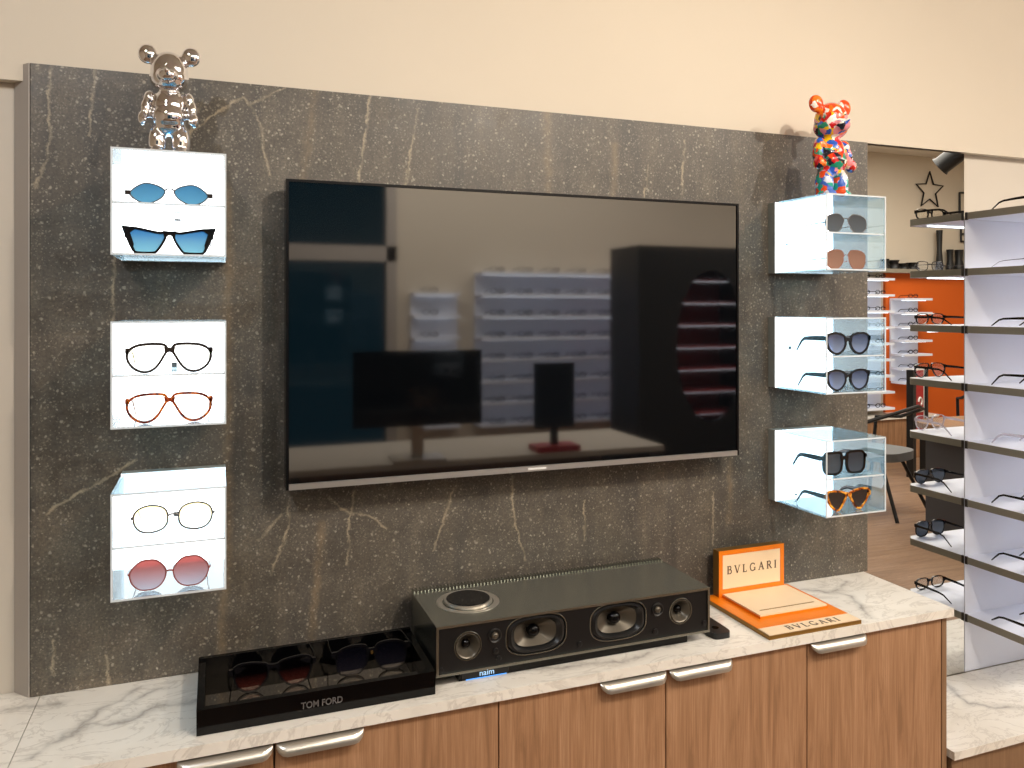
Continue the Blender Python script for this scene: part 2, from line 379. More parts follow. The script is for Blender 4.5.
def tube(bm, pts, r, n=8, closed=False, flat=1.0, up=Vector((0, 0, 1))):
    pts = [Vector(p) for p in pts]; N = len(pts); rings = []
    for i, p in enumerate(pts):
        a = pts[(i - 1) % N] if (closed or i) else p; b = pts[(i + 1) % N] if (closed or i < N - 1) else p
        d = (b - a).normalized(); s = d.cross(up)
        if s.length < 1e-4: s = d.cross(Vector((0, 1, 0)))
        s.normalize(); u = s.cross(d).normalized(); rr = r[i] if isinstance(r, (list, tuple)) else r
        rings.append([bm.verts.new(p + s * (rr * flat * math.cos(2 * PI * k / n)) + u * (rr * math.sin(2 * PI * k / n))) for k in range(n)])
    for i in range(N if closed else N - 1):
        A, Bq = rings[i], rings[(i + 1) % N]
        for k in range(n): bm.faces.new((A[k], A[(k + 1) % n], Bq[(k + 1) % n], Bq[k]))
    if not closed:
        bm.faces.new(rings[0][::-1]); bm.faces.new(rings[-1])
    return bm
def lathe_dish(bm, prof, center, axis='y', sx=1.0, sz=1.0, n=40, shape=None, loop=False):
    """rings from a profile of (radius, offset along axis)"""
    rings = []
    for (r, o) in prof:
        ring = []
        for k in range(n):
            a = 2 * PI * k / n
            if shape:
                c, s = math.cos(a), math.sin(a); q = 2 / shape
                u = math.copysign(abs(c) ** q, c) * r * sx; v = math.copysign(abs(s) ** q, s) * r * sz
            else: u, v = r * math.cos(a) * sx, r * math.sin(a) * sz
            ring.append(bm.verts.new((center[0] + u, center[1] + o, center[2] + v) if axis == 'y' else (center[0] + u, center[1] + v, center[2] + o)))
        rings.append(ring)
    for A, Bq in zip(rings[:-1], rings[1:]):
        for k in range(n): bm.faces.new((A[k], A[(k + 1) % n], Bq[(k + 1) % n], Bq[k]))
    if loop:
        A, Bq = rings[-1], rings[0]
        for k in range(n): bm.faces.new((A[k], A[(k + 1) % n], Bq[(k + 1) % n], Bq[k]))
        return bm
    bm.faces.new(rings[0]); bm.faces.new(rings[-1][::-1])
    return bm
def ellipsoid(bm, c, r, seg=24, ring=16):
    mt = Matrix.Translation(c) @ Matrix.Diagonal((*r, 1))
    bmesh.ops.create_uvsphere(bm, u_segments=seg, v_segments=ring, radius=1, matrix=mt)
def smooth_closed(pts, sub=5):
    n = len(pts); out = []
    for i in range(n):
        p0, p1, p2, p3 = (Vector((*pts[(i + k) % n], 0)) for k in (-1, 0, 1, 2))
        for s in range(sub):
            t = s / sub
            q = 0.5 * ((2 * p1) + (-p0 + p2) * t + (2 * p0 - 5 * p1 + 4 * p2 - p3) * t * t + (-p0 + 3 * p1 - 3 * p2 + p3) * t ** 3)
            out.append((q.x, q.y))
    return out
def offset_poly(pts, wfun):
    n = len(pts); ar = sum(pts[i][0] * pts[(i + 1) % n][1] - pts[(i + 1) % n][0] * pts[i][1] for i in range(n))
    sg = 1 if ar > 0 else -1; out = []
    for i in range(n):
        a = Vector(pts[(i - 1) % n]); b = Vector(pts[(i + 1) % n]); d = (b - a).normalized()
        nrm = Vector((d.y, -d.x)) * sg; w_ = wfun(nrm) if callable(wfun) else wfun
        out.append((pts[i][0] + nrm.x * w_, pts[i][1] + nrm.y * w_))
    return out
def thing(name, label, cat, loc=(0, 0, 0), rz=0.0, group=None):
    o = bpy.data.objects.new(name, None); COL.objects.link(o); o.location = loc; o.rotation_euler = (0, 0, rz)
    o.empty_display_size = 0.05
    return tag(o, label, cat, group)
def tag(o, label, cat, group=None):
    o['label'] = label; o['category'] = cat
    if group: o['group'] = group
    return o
def struct(name, bm, mat, **kw):
    o = obj(name, bm, mat, **kw); o['kind'] = 'structure'; return o
def dup(root, loc, rz=0.0, label=None, group=None):
    r = root.copy(); COL.objects.link(r); r.location = loc; r.rotation_euler = (0, 0, rz)
    if label: r['label'] = label
    if group: r['group'] = group
    for ch in list(root.children):
        c = ch.copy(); COL.objects.link(c); c.parent = r
        for g in ch.children:
            d = g.copy(); COL.objects.link(d); d.parent = c
    return r
def text_mesh(name, s, size, depth, mat, parent, loc, rot, xscale=1.0, bold=0.0, align='CENTER'):
    cu = bpy.data.curves.new(name, 'FONT'); cu.body = s; cu.size = size; cu.extrude = depth; cu.align_x = align; cu.align_y = 'CENTER'; cu.offset = bold
    t = bpy.data.objects.new(name, cu); COL.objects.link(t); bpy.context.view_layer.update()
    me = bpy.data.meshes.new_from_object(t.evaluated_get(bpy.context.evaluated_depsgraph_get()))
    bpy.data.objects.remove(t); me.name = name
    o = bpy.data.objects.new(name, me); COL.objects.link(o); me.materials.clear(); me.materials.append(mat)
    o.location = loc; o.rotation_euler = rot; o.scale = (xscale, 1, 1); o.parent = parent
    return o

# ------------------------------------------------------------------ the room
X0, X1, YB, H = -2.2, 8.1, -4.52, 3.1
struct('floor', box(B(), X0, X1, YB, 0.25, -0.05, 0), M['floorwood'])
struct('ceiling', box(B(), X0, X1, YB, 0.25, H, H + 0.05), M['ceil'])
struct('wall_left', box(B(), X0 - 0.1, X0, YB, 0.25, 0, H), M['wall'])
struct('wall_right', box(B(), X1, X1 + 0.1, YB, 0.25, 0, H), M['wall'])
struct('wall_front', box(B(), X0, X1, 0.037, 0.15, 0, H), M['wall2'])
bm = B(); box(bm, -0.4305, X1, 0.013, 0.036, 1.9660, H); box(bm, X0, -0.4305, 0.013, 0.036, 1.9323, H)
struct('wall_front_bulkhead', bm, M['wall'])
# wall across the room, with the glazed door and the transom above it
bm = B(); box(bm, X0, -0.80, YB - 0.1, YB, 0, H); box(bm, 1.23, X1, YB - 0.1, YB, 0, H); box(bm, -0.80, 1.23, YB - 0.1, YB, 2.62, H)
struct('wall_back', bm, M['wall'])
bm = B()
for a in (-0.80, 0.2, 1.15): box(bm, a, a + 0.08, YB - 0.08, YB + 0.02, 0, 2.62)
box(bm, -0.80, 1.23, YB - 0.08, YB + 0.02, 1.86, 1.98); box(bm, -0.80, 1.23, YB - 0.08, YB + 0.02, 2.55, 2.62); box(bm, -0.80, 1.23, YB - 0.08, YB + 0.02, 0.0, 0.28)
dr = struct('door_1', bm, M['reveal'])
g = obj('glass_pane', box(B(), -0.75, 1.19, YB - 0.04, YB - 0.03, 0.28, 2.56), M['glass'], dr)
struct('wall_back_orange', box(B(), 6.36, X1, YB, YB + 0.03, 0, 1.86), M['orange'])
struct('trim_1', box(B(), 5.6, X1, YB, YB + 0.14, 1.86, 1.90), M['shelf_edge'])

# stone slab on the wall, with its chamfered left return
bm = B(); prism(bm, [(-0.425, 0), (1.615, 0), (1.615, 0.034), (-0.45, 0.034)], 0.7623, 1.9642)
st = obj('stone_panel', bm, M['stone']); tag(st, 'large dark grey veined stone slab covering the wall behind the television', 'wall panel')
rv = prism(B(), [(-0.4265, 0.0), (-0.4515, 0.034), (-0.4585, 0.034), (-0.4285, 0.0)], 0.7623, 1.9641)
struct('trim_2', rv, M['reveal'])
mr = obj('wall_mirror', box(B(), 1.618, 2.0062, 0.018, 0.035, 0.4081, 1.9622), M['mirror'])
tag(mr, 'tall narrow mirror between the dark stone slab and the white display shelves', 'mirror')

# ------------------------------------------------------------------ counter and cabinets
ct = obj('countertop', box(B(), -0.4085, 1.602, -0.288, 0.0165, 0.7418, 0.7618), M['marble'], bevel=0.0012)
tag(ct, 'long white marble countertop with grey veins under the television', 'countertop')
ct2 = obj('countertop', box(B(), -1.4, -0.4100, -0.288, 0.035, 0.7418, 0.7618), M['marble'], bevel=0.0012)
tag(ct2, 'marble countertop section left of the seam at the left wall', 'countertop')
def handle_mesh(x0, x1, yf, zt):
    """bent lip pull: profile rolls out of the door top and down"""
    bm = B(); prof = []; n = 10
    for i in range(n + 1):
        a = PI / 2 * i / n; prof.append((yf - 0.021 * math.sin(a), zt - 0.019 * (1 - math.cos(a))))
    outer = prof + [(yf - 0.021, zt - 0.021)]
    inner = [(y + 0.0022, z - 0.0016) for y, z in outer[::-1]]; inner[0] = (yf - 0.0188, zt - 0.021)
    poly = outer + inner; cols = []
    cuts = [(x0, 0.0), (x0 + 0.003, 0.4), (x0 + 0.010, 0.85), (x0 + 0.018, 1.0), (x1 - 0.018, 1.0), (x1 - 0.010, 0.85), (x1 - 0.003, 0.4), (x1, 0.0)]
    for x, f in cuts:
        f = 0.45 + 0.55 * f
        cols.append([bm.verts.new((x, yf + (y - yf) * f, zt + (z - zt) * f)) for y, z in poly])
    for A, Bq in zip(cols[:-1], cols[1:]):
        for k in range(len(poly)): bm.faces.new((A[k], A[(k + 1) % len(poly)], Bq[(k + 1) % len(poly)], Bq[k]))
    bm.faces.new(cols[0][::-1]); bm.faces.new(cols[-1])
    return bm
def cabinet(label, x0, x1, doors, end_panel=None):
    t = thing('base_cabinet', label, 'cabinet', ((x0 + x1) / 2, -0.12, 0), 0, 'oak base cabinets under the countertop'); cx, cy = (x0 + x1) / 2, -0.12
    bm = B(); box(bm, x0 + 0.001 - cx, x1 - 0.001 - cx, -0.256 - cy, -0.003 - cy, 0.08, 0.7383); box(bm, x0 + 0.001 - cx, x1 - 0.001 - cx, -0.20 - cy, -0.02 - cy, 0.0, 0.08)
    obj('carcass', bm, M['blackmat'], t)
    for (a, b, h0, h1) in doors:
        d = obj('door', box(B(), a + 0.0015 - cx, b - 0.0015 - cx, -0.276 - cy, -0.2565 - cy, 0.085, 0.7368), M['oak'], t, bevel=0.0006)
        if h0 is not None: obj('handle', handle_mesh(h0 - cx, h1 - cx, -0.2762 - cy, 0.7388), M['alubright'], d, smooth=True)
    if end_panel: obj('end_panel', box(B(), end_panel[0] - cx, end_panel[1] - cx, -0.276 - cy, -0.003 - cy, 0.0, 0.7398), M['oak_side'], t)
    return t
cabinet('oak cabinet pair of doors at the left end under the sunglasses tray', -0.4150, 0.4180, [(-0.4150, -0.0005, -0.1580, -0.0035), (-0.0005, 0.4180, 0.0025, 0.1550)])
cabinet('oak cabinet pair of doors under the loudspeaker, handles meeting at the middle', 0.4180, 1.1630, [(0.4180, 0.7925, 0.6350, 0.7885), (0.7925, 1.1630, 0.7970, 0.9530)])
cabinet('single door oak cabinet at the right end under the orange display stand', 1.1630, 1.5910, [(1.1630, 1.5740, 1.1680, 1.3280)], (1.5755, 1.5910))
lg = obj('countertop', box(B(), 1.604, 3.3, -0.288, 0.015, 0.3867, 0.4067), M['marble'], bevel=0.0012)
tag(lg, 'low marble ledge beneath the white display shelves at the right', 'countertop')
t = thing('drawer_unit', 'low oak drawer unit below the marble ledge at bottom right', 'cabinet', (2.395, -0.12, 0))
obj('carcass', box(B(), -0.79, 0.85, -0.135, 0.12, 0, 0.3837), M['blackmat'], t)
obj('drawer', box(B(), -0.787, 0.0, -0.156, -0.1355, 0.05, 0.3817), M['oak_side'], t, bevel=0.0006)
obj('drawer', box(B(), 0.004, 0.85, -0.156, -0.1355, 0.05, 0.3817), M['oak_side'], t, bevel=0.0006)

# ------------------------------------------------------------------ television
tx0, tx1, tz0, tz1 = 0.036, 1.129, 1.1319, 1.7609
t = thing('television', 'large black flat television mounted on the dark stone slab', 'television', (0.5825, -0.05, 1.1319))
ox, oy, oz = 0.5825, -0.05, 1.1319
obj('housing', box(B(), tx0 - ox, tx1 - ox, -0.066 - oy, -0.030 - oy, 0, tz1 - oz), M['tvframe'], t, bevel=0.003)
bm = B()
box(bm, tx0 - ox + 0.006, tx1 - ox - 0.006, -0.0695 - oy, -0.0665 - oy, 0.012, tz1 - oz - 0.006)
obj('screen', bm, M['screen'], t)
bm = B(); box(bm, tx0 - ox, tx0 - ox + 0.0055, -0.072 - oy, -0.0662 - oy, 0, tz1 - oz); box(bm, tx1 - ox - 0.0055, tx1 - ox, -0.072 - oy, -0.0662 - oy, 0, tz1 - oz)
box(bm, tx0 - ox + 0.0055, tx1 - ox - 0.0055, -0.072 - oy, -0.0662 - oy, tz1 - oz - 0.0055, tz1 - oz)
obj('bezel', bm, M['tvframe'], t)
obj('bottom_trim', box(B(), tx0 - ox + 0.0055, tx1 - ox - 0.0055, -0.0735 - oy, -0.0662 - oy, 0, 0.0115), M['tvsilver'], t, bevel=0.002)
obj('logo', box(B(), -0.022, 0.022, -0.0742 - oy, -0.0732 - oy, 0.004, 0.008), M['white'], t)
obj('wall_mount', box(B(), -0.25, 0.25, -0.0295 - oy, -0.0002 - oy, 0.15, 0.5), M['blackmat'], t)

# ------------------------------------------------------------------ eyewear
mm = 0.001
def S(pts, sub=5): return smooth_closed(pts, sub)
SHAPES = {
 'hex': S([(8, 1), (20, 9), (38, 12.5), (52, 7), (64, -5), (58, -15), (48, -21), (34, -23), (20, -17), (11, -9)], 4),
 'angular': S([(9, -1), (20, -1), (50, 5), (62, 6), (66, 3), (62, -14), (57, -29), (52, -33), (28, -33), (22, -30), (14, -18), (9, -7)], 4),
 'aviator': S([(7, 17), (12, 21), (30, 22), (50, 20), (62, 14), (67, 4), (64, -8), (55, -18), (43, -23), (31, -21), (21, -12), (12, 3), (7, 12)], 4),
 'softsquare': S([(9, 1), (12, 14), (23, 22), (42, 24), (58, 18), (65, 6), (63, -9), (54, -20), (38, -24), (20, -20), (11, -11)], 4),
 'octagon': S([(6, 4), (10, 13), (16, 20), (24, 25), (34, 26), (46, 25), (55, 19), (62, 11), (65, 2), (63, -9), (57, -19), (47, -26), (36, -27), (25, -26), (15, -20), (8, -9)], 2),
 'shield': S([(7, 5.0), (14, 16.2), (26, 21.2), (48, 18.8), (62, 11.2), (66, 0.0), (63, -15.0), (50, -25.0), (34, -26.2), (20, -18.8), (12, -6.2)], 4),
 'bigsquare': S([(9, 13.8), (16, 20.0), (38, 21.2), (56, 16.2), (62, 7.5), (62, -12.5), (55, -23.8), (40, -27.5), (22, -25.0), (12, -12.5), (8, 2.5)], 4),
 'roundcat': S([(10, 9.6), (20, 19.2), (40, 22.8), (56, 20.4), (63, 14.4), (62, 0.0), (55, -14.4), (40, -22.8), (25, -20.4), (13, -8.4)], 4),
 'square': S([(12, 18.2), (20, 22.1), (50, 22.1), (58, 18.2), (61, 10.4), (60, -11.7), (54, -22.1), (46, -24.7), (24, -24.7), (15, -19.5), (11, -7.8), (10, 7.8)], 4),
 'tricat': S([(9, 11.8), (20, 16.5), (44, 20.1), (60, 18.9), (63, 14.2), (55, -7.1), (42, -20.1), (33, -23.6), (24, -16.5), (14, -2.4), (9, 5.9)], 4),
 'optic': S([(10, 9), (18, 15), (40, 16), (56, 13), (61, 6), (60, -7), (52, -15), (36, -18), (20, -15), (11, -7)], 4),
 'wayfarer': S([(10, 13.2), (22, 18.0), (46, 20.4), (60, 16.8), (62, 7.2), (56, -14.4), (44, -22.8), (28, -22.8), (16, -12.0), (10, 0.0)], 4)}
def eyewear(kind, label, shape, rim, frame, lens, loc, rz=0.0, temple=None, hw=70, bridge_z=None, tl=128, wings=None, group=None, studs=None, tip_drop=34, scale=1.0, sunk=0, endblocks=None, top_w=None, cat=None):
    """front faces local -y; temples run to +y; origin below the bridge at rim bottom"""
    t = thing('sunglasses' if kind == 'sun' else 'eyeglasses', label, cat or ('sunglasses' if kind == 'sun' else 'glasses'), loc, rz, group)
    L = [(x * mm * scale, z * mm * scale) for x, z in SHAPES[shape]]
    metal = rim < 1.6
    rw = rim * mm * scale
    zb = min(z for _, z in L) - (rw if not metal else rw)
    L = [(x, z - zb) for x, z in L]; zc = -zb
    tw = (top_w or rim) * mm * scale
    fr = B()
    inx = min(x for x, _ in L); inz = [z for x, z in L if x < inx + 0.001]; bz = (sum(inz) / len(inz)) if bridge_z is None else bridge_z * mm * scale + zc
    for s in (1, -1):
        P = [(s * x, z) for x, z in L]
        if metal:
            tube(fr, [(x, 0, z) for x, z in P], rw, 6, closed=True, up=Vector((0, 1, 0)))
        else:
            O = offset_poly(P, lambda nv: rw + (tw - rw) * max(0, nv.y))
            prism(fr, O, -0.0022, 0.0022, 'y', holes=[P])
    hwm = hw * mm * scale; hz = max(z for _, z in L) - (0.010 if not metal else 0.012) * scale
    outx = max(x for x, _ in L)
    oz_ = [z for x, z in L if x > outx - 0.0015]; 
    if metal:
        bx = inx
        tube(fr, [(-bx, 0, bz), (-bx * 0.5, -0.001, bz + 0.0025), (bx * 0.5, -0.001, bz + 0.0025), (bx, 0, bz)], rw * 1.15, 6)
        hz = sum(oz_) / len(oz_) + 0.001
        for s in (1, -1): tube(fr, [(s * outx, 0, hz), (s * hwm, 0.001, hz), (s * hwm, 0.006, hz)], rw * 1.5, 6)
    else:
        bt = bz + (tw + 0.002) * 1.0; bb = bz - 0.0035
        prism(fr, [(-inx - 0.001, bb), (0, bb + 0.0035), (inx + 0.001, bb), (inx + 0.003, bt + 0.002), (0, bt + 0.001), (-inx - 0.003, bt + 0.002)], -0.0024, 0.0022, 'y')
        for s in (1, -1):
            pl = [(s * (outx - 0.001), hz + 0.006), (s * (hwm + 0.001), hz + 0.005), (s * (hwm + 0.001), hz - 0.004), (s * (outx + rw * 0.3), hz - 0.008)]
            prism(fr, pl, -0.0022, 0.004, 'y')
    for wg in (wings or []):
        for s in (1, -1): prism(fr, [(s * x * mm, z * mm + zc) for x, z in wg], -0.0023, 0.0023, 'y')
    obj('frame', fr, frame, t)
    ln = [(x, z) for x, z in L]
    for s in (1, -1):
        obj('lens', prism(B(), [(s * x, z) for x, z in ln], -0.0006, 0.0006, 'y'), lens, t)
    tm = temple or frame; tlm = tl * mm
    for s in (1, -1):
        bm = B(); r = (1.0 if metal else 1.8 + rim * 0.75) * mm
        td = min(tip_drop * mm, hz - 0.002)
        pts = [(s * hwm, 0.004, hz), (s * hwm, tlm * 0.35, hz - 0.0005), (s * (hwm - 0.002), tlm * 0.68, hz - 0.002), (s * (hwm - 0.004), tlm * 0.80, hz - td * 0.25), (s * (hwm - 0.007), tlm, hz - td)]
        rr = [r * 1.1, r, r * 0.8, r * 0.75, r * 0.5]
        tube(bm, pts, rr, 8, flat=0.32 if not metal else 0.9)
        obj('temple', bm, tm, t, smooth=True)
    if endblocks:
        for s in (1, -1): obj('end_block', box(B(), s * (hwm) - 0.0045, s * (hwm) + 0.0045, -0.002, 0.004, hz - 0.004, hz + 0.004), endblocks, t)
    if studs:
        obj('bridge_stud', prism(B(), circ(0, bz, 0.003, 12), -0.0045, -0.0025, 'y'), studs, t)
    return t

# ------------------------------------------------------------------ lit display boxes
BW, BH, BD = 0.187, 0.1855, 0.200
def display_box(label, x0, z0, tags, shift=0.002):
    cx, cz = x0 + 0.095, z0
    t = thing('display_box', label, 'display box', (cx, 0, cz), 0, 'backlit acrylic display boxes on the stone slab')
    obj('back_housing', box(B(), -0.095, 0.095, -0.027, -0.0003, 0, BH), M['panel_back'], t)
    obj('light_panel', box(B(), -0.0945, 0.0945, -0.0295, -0.0273, 0.0005, BH - 0.0005), M['panel_light'], t)
    a, b, f, bk, th = -0.095 + shift, -0.095 + shift + BW, -BD - 0.009, -0.0298, 0.0035
    bm = B()
    box(bm, a, a + th, f, bk, 0, BH); box(bm, b - th, b, f, bk, 0, BH)
    box(bm, a + th, b - th, f, bk, 0, th); box(bm, a + th, b - th, f, bk, BH - th, BH)
    obj('acrylic_case', bm, M['acrylic'], t)
    bm = B(); e = 0.0005
    for (p, q, r, s) in ((a, a + th, 0, BH), (b - th, b, 0, BH), (a + th, b - th, 0, th), (a + th, b - th, BH - th, BH)):
        box(bm, p, q, f - 0.0012, f - 0.0001, r, s)
    obj('case_rim', bm, M['acrylic_edge'], t)
    sh = obj('shelf', box(B(), a + th, b - th, f + 0.003, bk, 0.0895, 0.0925), M['acrylic'], t)
    obj('shelf_rim', box(B(), a + th, b - th, f + 0.0015, f + 0.0029, 0.0893, 0.0927), M['acrylic_edge'], sh)
    for (x, z, w_, h_) in tags:
        obj('price_tag', box(B(), x - w_ / 2, x + w_ / 2, -0.0312, -0.0296, z, z + h_), M['tag'], t)
    return t
LX, RX = -0.268, 1.276
ZT, ZM, ZL = 1.5917, 1.2912, 0.9941
display_box('lit display box at top left beneath the silver bear, holding two blue lensed sunglasses', LX, ZT, [(0.006, 0.080, 0.012, 0.004)])
display_box('lit display box at middle left holding two large clear aviator frames', LX, ZM, [(0.000, 0.092, 0.010, 0.010), (-0.002, 0.076, 0.010, 0.002)])
display_box('lit display box at bottom left holding thin rimmed and pink lensed glasses', LX, ZL, [(0.004, 0.095, 0.010, 0.009)])
display_box('lit display box at top right beneath the colourful bear', RX, ZT, [(-0.06, 0.074, 0.006, 0.003)])
display_box('lit display box at middle right holding two black sunglasses with grey blue lenses', RX, ZM, [(-0.05, 0.100, 0.008, 0.008)])
display_box('lit display box at bottom right holding square black and amber tortoise sunglasses', RX, ZL, [(-0.03, 0.010, 0.006, 0.004)])
YF = -0.181
zf, zs = 0.0040, 0.0929
G1 = 'sunglasses and frames in the lit boxes'
cl = LX + 0.095 - 0.001; crx = RX + 0.095 + 0.001
eyewear('sun', 'thin metal sunglasses with narrow hexagonal blue lenses, upper pair at top left', 'hex', 1.3, M['g_metal'], M['l_blue'], (cl, YF, ZT + zs), tl=105, hw=68, endblocks=M['g_dkbrown'], bridge_z=1.5, group=G1)
eyewear('sun', 'black angular cat eye sunglasses with bright blue lenses', 'angular', 4.2, M['g_black'], M['l_bluegrad'], (cl, YF, ZT + zf), tl=105, hw=72, wings=[[(52, 9.5), (78, 12), (75, 2), (66, -22), (60, -34), (58, -20), (64, 0)]], group=G1)
eyewear('opt', 'dark brown aviator frame with clear lenses and yellow temples', 'aviator', 4.3, M['g_dkbrown'], M['l_clear'], (cl, YF, ZM + zs), temple=M['g_yellow'], tl=105, hw=71, top_w=5.0, bridge_z=10, group=G1, cat='glasses')
eyewear('opt', 'red brown tortoise aviator frame with clear lenses', 'aviator', 4.3, M['g_tort'], M['l_clear'], (cl, YF, ZM + zf), tl=105, hw=71, top_w=4.5, bridge_z=10, group=G1)
eyewear('opt', 'thin grey wire glasses with pale yellow soft square lenses at bottom left', 'softsquare', 1.5, M['g_metal'], M['l_yellow'], (cl + 0.006, YF, ZL + zs + 0.012), temple=M['g_gold'], tl=105, hw=68, bridge_z=4, group=G1)
eyewear('sun', 'red rimmed octagonal sunglasses with pink gradient lenses', 'octagon', 1.3, M['g_red'], M['l_pink'], (cl, YF, ZL + zf), temple=M['g_metal'], tl=105, hw=67, bridge_z=2, group=G1)
eyewear('sun', 'dark grey shield sunglasses in the top right box, upper pair', 'shield', 1.3, M['g_metal'], M['l_grey'], (crx - 0.006, YF, ZT + zs), tl=110, hw=66, temple=M['g_dkbrown'], scale=0.97, bridge_z=8, group=G1)
eyewear('sun', 'rimless looking brown lensed square sunglasses below the grey shield pair', 'bigsquare', 0.8, M['g_gold'], M['l_brown'], (crx - 0.006, YF, ZT + zf), tl=110, hw=66, scale=0.97, bridge_z=6, group=G1)
eyewear('sun', 'thick black rounded square sunglasses with grey blue lenses, upper pair at middle right', 'roundcat', 5.4, M['g_black'], M['l_greyblue'], (crx, YF, ZM + zs), tl=110, hw=70, bridge_z=6, top_w=5, group=G1)
eyewear('sun', 'black slightly upswept sunglasses with grey blue lenses, lower pair at middle right', 'roundcat', 4.6, M['g_black'], M['l_greyblue'], (crx, YF, ZM + zf), tl=110, hw=68, bridge_z=7, wings=[[(52, 22), (69, 22), (67, 8), (62, 12)]], scale=0.97, group=G1)
eyewear('sun', 'chunky black square sunglasses in the bottom right box', 'square', 5.6, M['g_black'], M['l_grey'], (crx - 0.012, YF, ZL + zs + 0.001), tl=110, hw=70, bridge_z=6, group=G1)
eyewear('sun', 'amber tortoise pointed cat eye sunglasses in the bottom right box', 'tricat', 4.8, M['g_tort2'], M['l_dark'], (crx, YF, ZL + zf), tl=110, hw=70, bridge_z=8, group=G1, temple=M['g_black'])

# ------------------------------------------------------------------ bear figurines
def bear(label, loc, rz, mat, k, kx=1.0):
    bm = B()
    E_ = lambda c, r: ellipsoid(bm, (c[0] * k * kx, c[1] * k, (c[2] + (0.007 if c[2] > 0.04 else 0)) * k), (r[0] * k * kx, r[1] * k, r[2] * k))
    E_((0, 0, .150), (.0345, .030, .036)); E_((0, 0, .138), (.036, .031, .026))
    E_((0, -.026, .137), (.018, .015, .013)); E_((0, -.041, .143), (.005, .004, .004))
    for s in (1, -1):
        E_((s * .039, .002, .1800), (.0175, .010, .0175)); E_((s * .030, .002, .172), (.009, .008, .009))
        E_((s * .021, -.002, .030), (.0175, .018, .034)); E_((s * .021, -.006, .010), (.0175, .022, .0105))
        E_((s * .034, -.002, .098), (.012, .012, .016)); E_((s * .041, -.004, .080), (.010, .011, .019)); E_((s * .0455, -.010, .062), (.0095, .011, .013))
        E_((s * .040, -.020, .058), (.004, .005, .006))
    E_((0, 0, .085), (.030, .024, .036)); E_((0, -.003, .068), (.032, .026, .026)); E_((0, 0, .050), (.031, .022, .016)); E_((0, 0, .115), (.017, .016, .016))
    for v in bm.verts:
        if v.co.z < 0: v.co.z = 0
    t = obj('bear_figurine', bm, mat)
    md = t.modifiers.new('remesh', 'REMESH'); md.mode = 'VOXEL'; md.voxel_size = 0.0021 * k; md.use_smooth_shade = True
    sm = t.modifiers.new('smooth', 'SMOOTH'); sm.iterations = 4; sm.factor = 0.5
    bpy.context.view_layer.update()
    me = bpy.data.meshes.new_from_object(t.evaluated_get(bpy.context.evaluated_depsgraph_get()))
    t.modifiers.clear(); t.data = me; me.materials.clear(); me.materials.append(mat)
    for p in me.polygons: p.use_smooth = True
    zmin = min(v.co.z for v in me.vertices)
    for v in me.vertices: v.co.z -= zmin
    t.location = loc; t.rotation_euler = (0, 0, rz)
    return tag(t, label, 'figurine')
bear('shiny silver chrome bear figurine standing on the top left display box', (-0.178, -0.115, ZT + BH + 0.0003), -0.08, M['chrome'], 1.04, 0.93)
bear('glossy bear figurine painted in orange, blue and yellow patches on the top right box', (1.386, -0.108, ZT + BH + 0.0003), 0.12, M['paint'], 1.30)

# ------------------------------------------------------------------ sunglasses tray
t = thing('sunglasses_tray', 'glossy black open sunglasses tray with silver brand lettering', 'display tray', (0.084, -0.151, 0.7623), 0.0)
bm = B(); X = 0.212
box(bm, -X, X, -0.107, 0.107, 0, 0.010)
box(bm, -X, X, -0.107, -0.094, 0.010, 0.044); box(bm, -X, X, 0.097, 0.107, 0.010, 0.048)
box(bm, -X, -X + 0.013, -0.094, 0.097, 0.010, 0.044); box(bm, X - 0.013, X, -0.094, 0.097, 0.010, 0.044)
obj('body', bm, M['black'], t)
obj('mirror_base', box(B(), -X + 0.0135, X - 0.0135, -0.0935, 0.0965, 0.0102, 0.0115), M['blackmirror'], t)
text_mesh('lettering', 'TOM FORD', 0.0165, 0.0003, M['silverink'], t, (0.0, -0.1074, 0.021), (PI / 2, 0, 0), 0.88, 0.0002)
tz = 0.7623 + 0.0117
eyewear('sun', 'black sunglasses with black to red brown lenses, left pair in the black tray', 'wayfarer', 3.2, M['g_black'], M['l_redbrown'], (0.006, -0.150, tz), tl=112, hw=70, wings=[[(50, 17), (72, 21), (68, 8), (60, 10)]], scale=1.12, bridge_z=9, group='sunglasses in the black tray')
eyewear('sun', 'dark rounded sunglasses with a gold stud on the bridge, right pair in the black tray', 'bigsquare', 3.0, M['g_black'], M['l_dark'], (0.194, -0.150, tz), tl=112, hw=72, scale=1.08, studs=M['g_gold2'], bridge_z=8, top_w=4, group='sunglasses in the black tray')

# ------------------------------------------------------------------ loudspeaker
sx, sy = 0.627, -0.125
t = thing('loudspeaker', 'long dark metal loudspeaker with open drivers on the marble countertop', 'loudspeaker', (sx - 0.0135, -0.143, 0.7623))
Z0, Z1 = 0.0225, 0.1205
bm = B(); hx = 0.3115
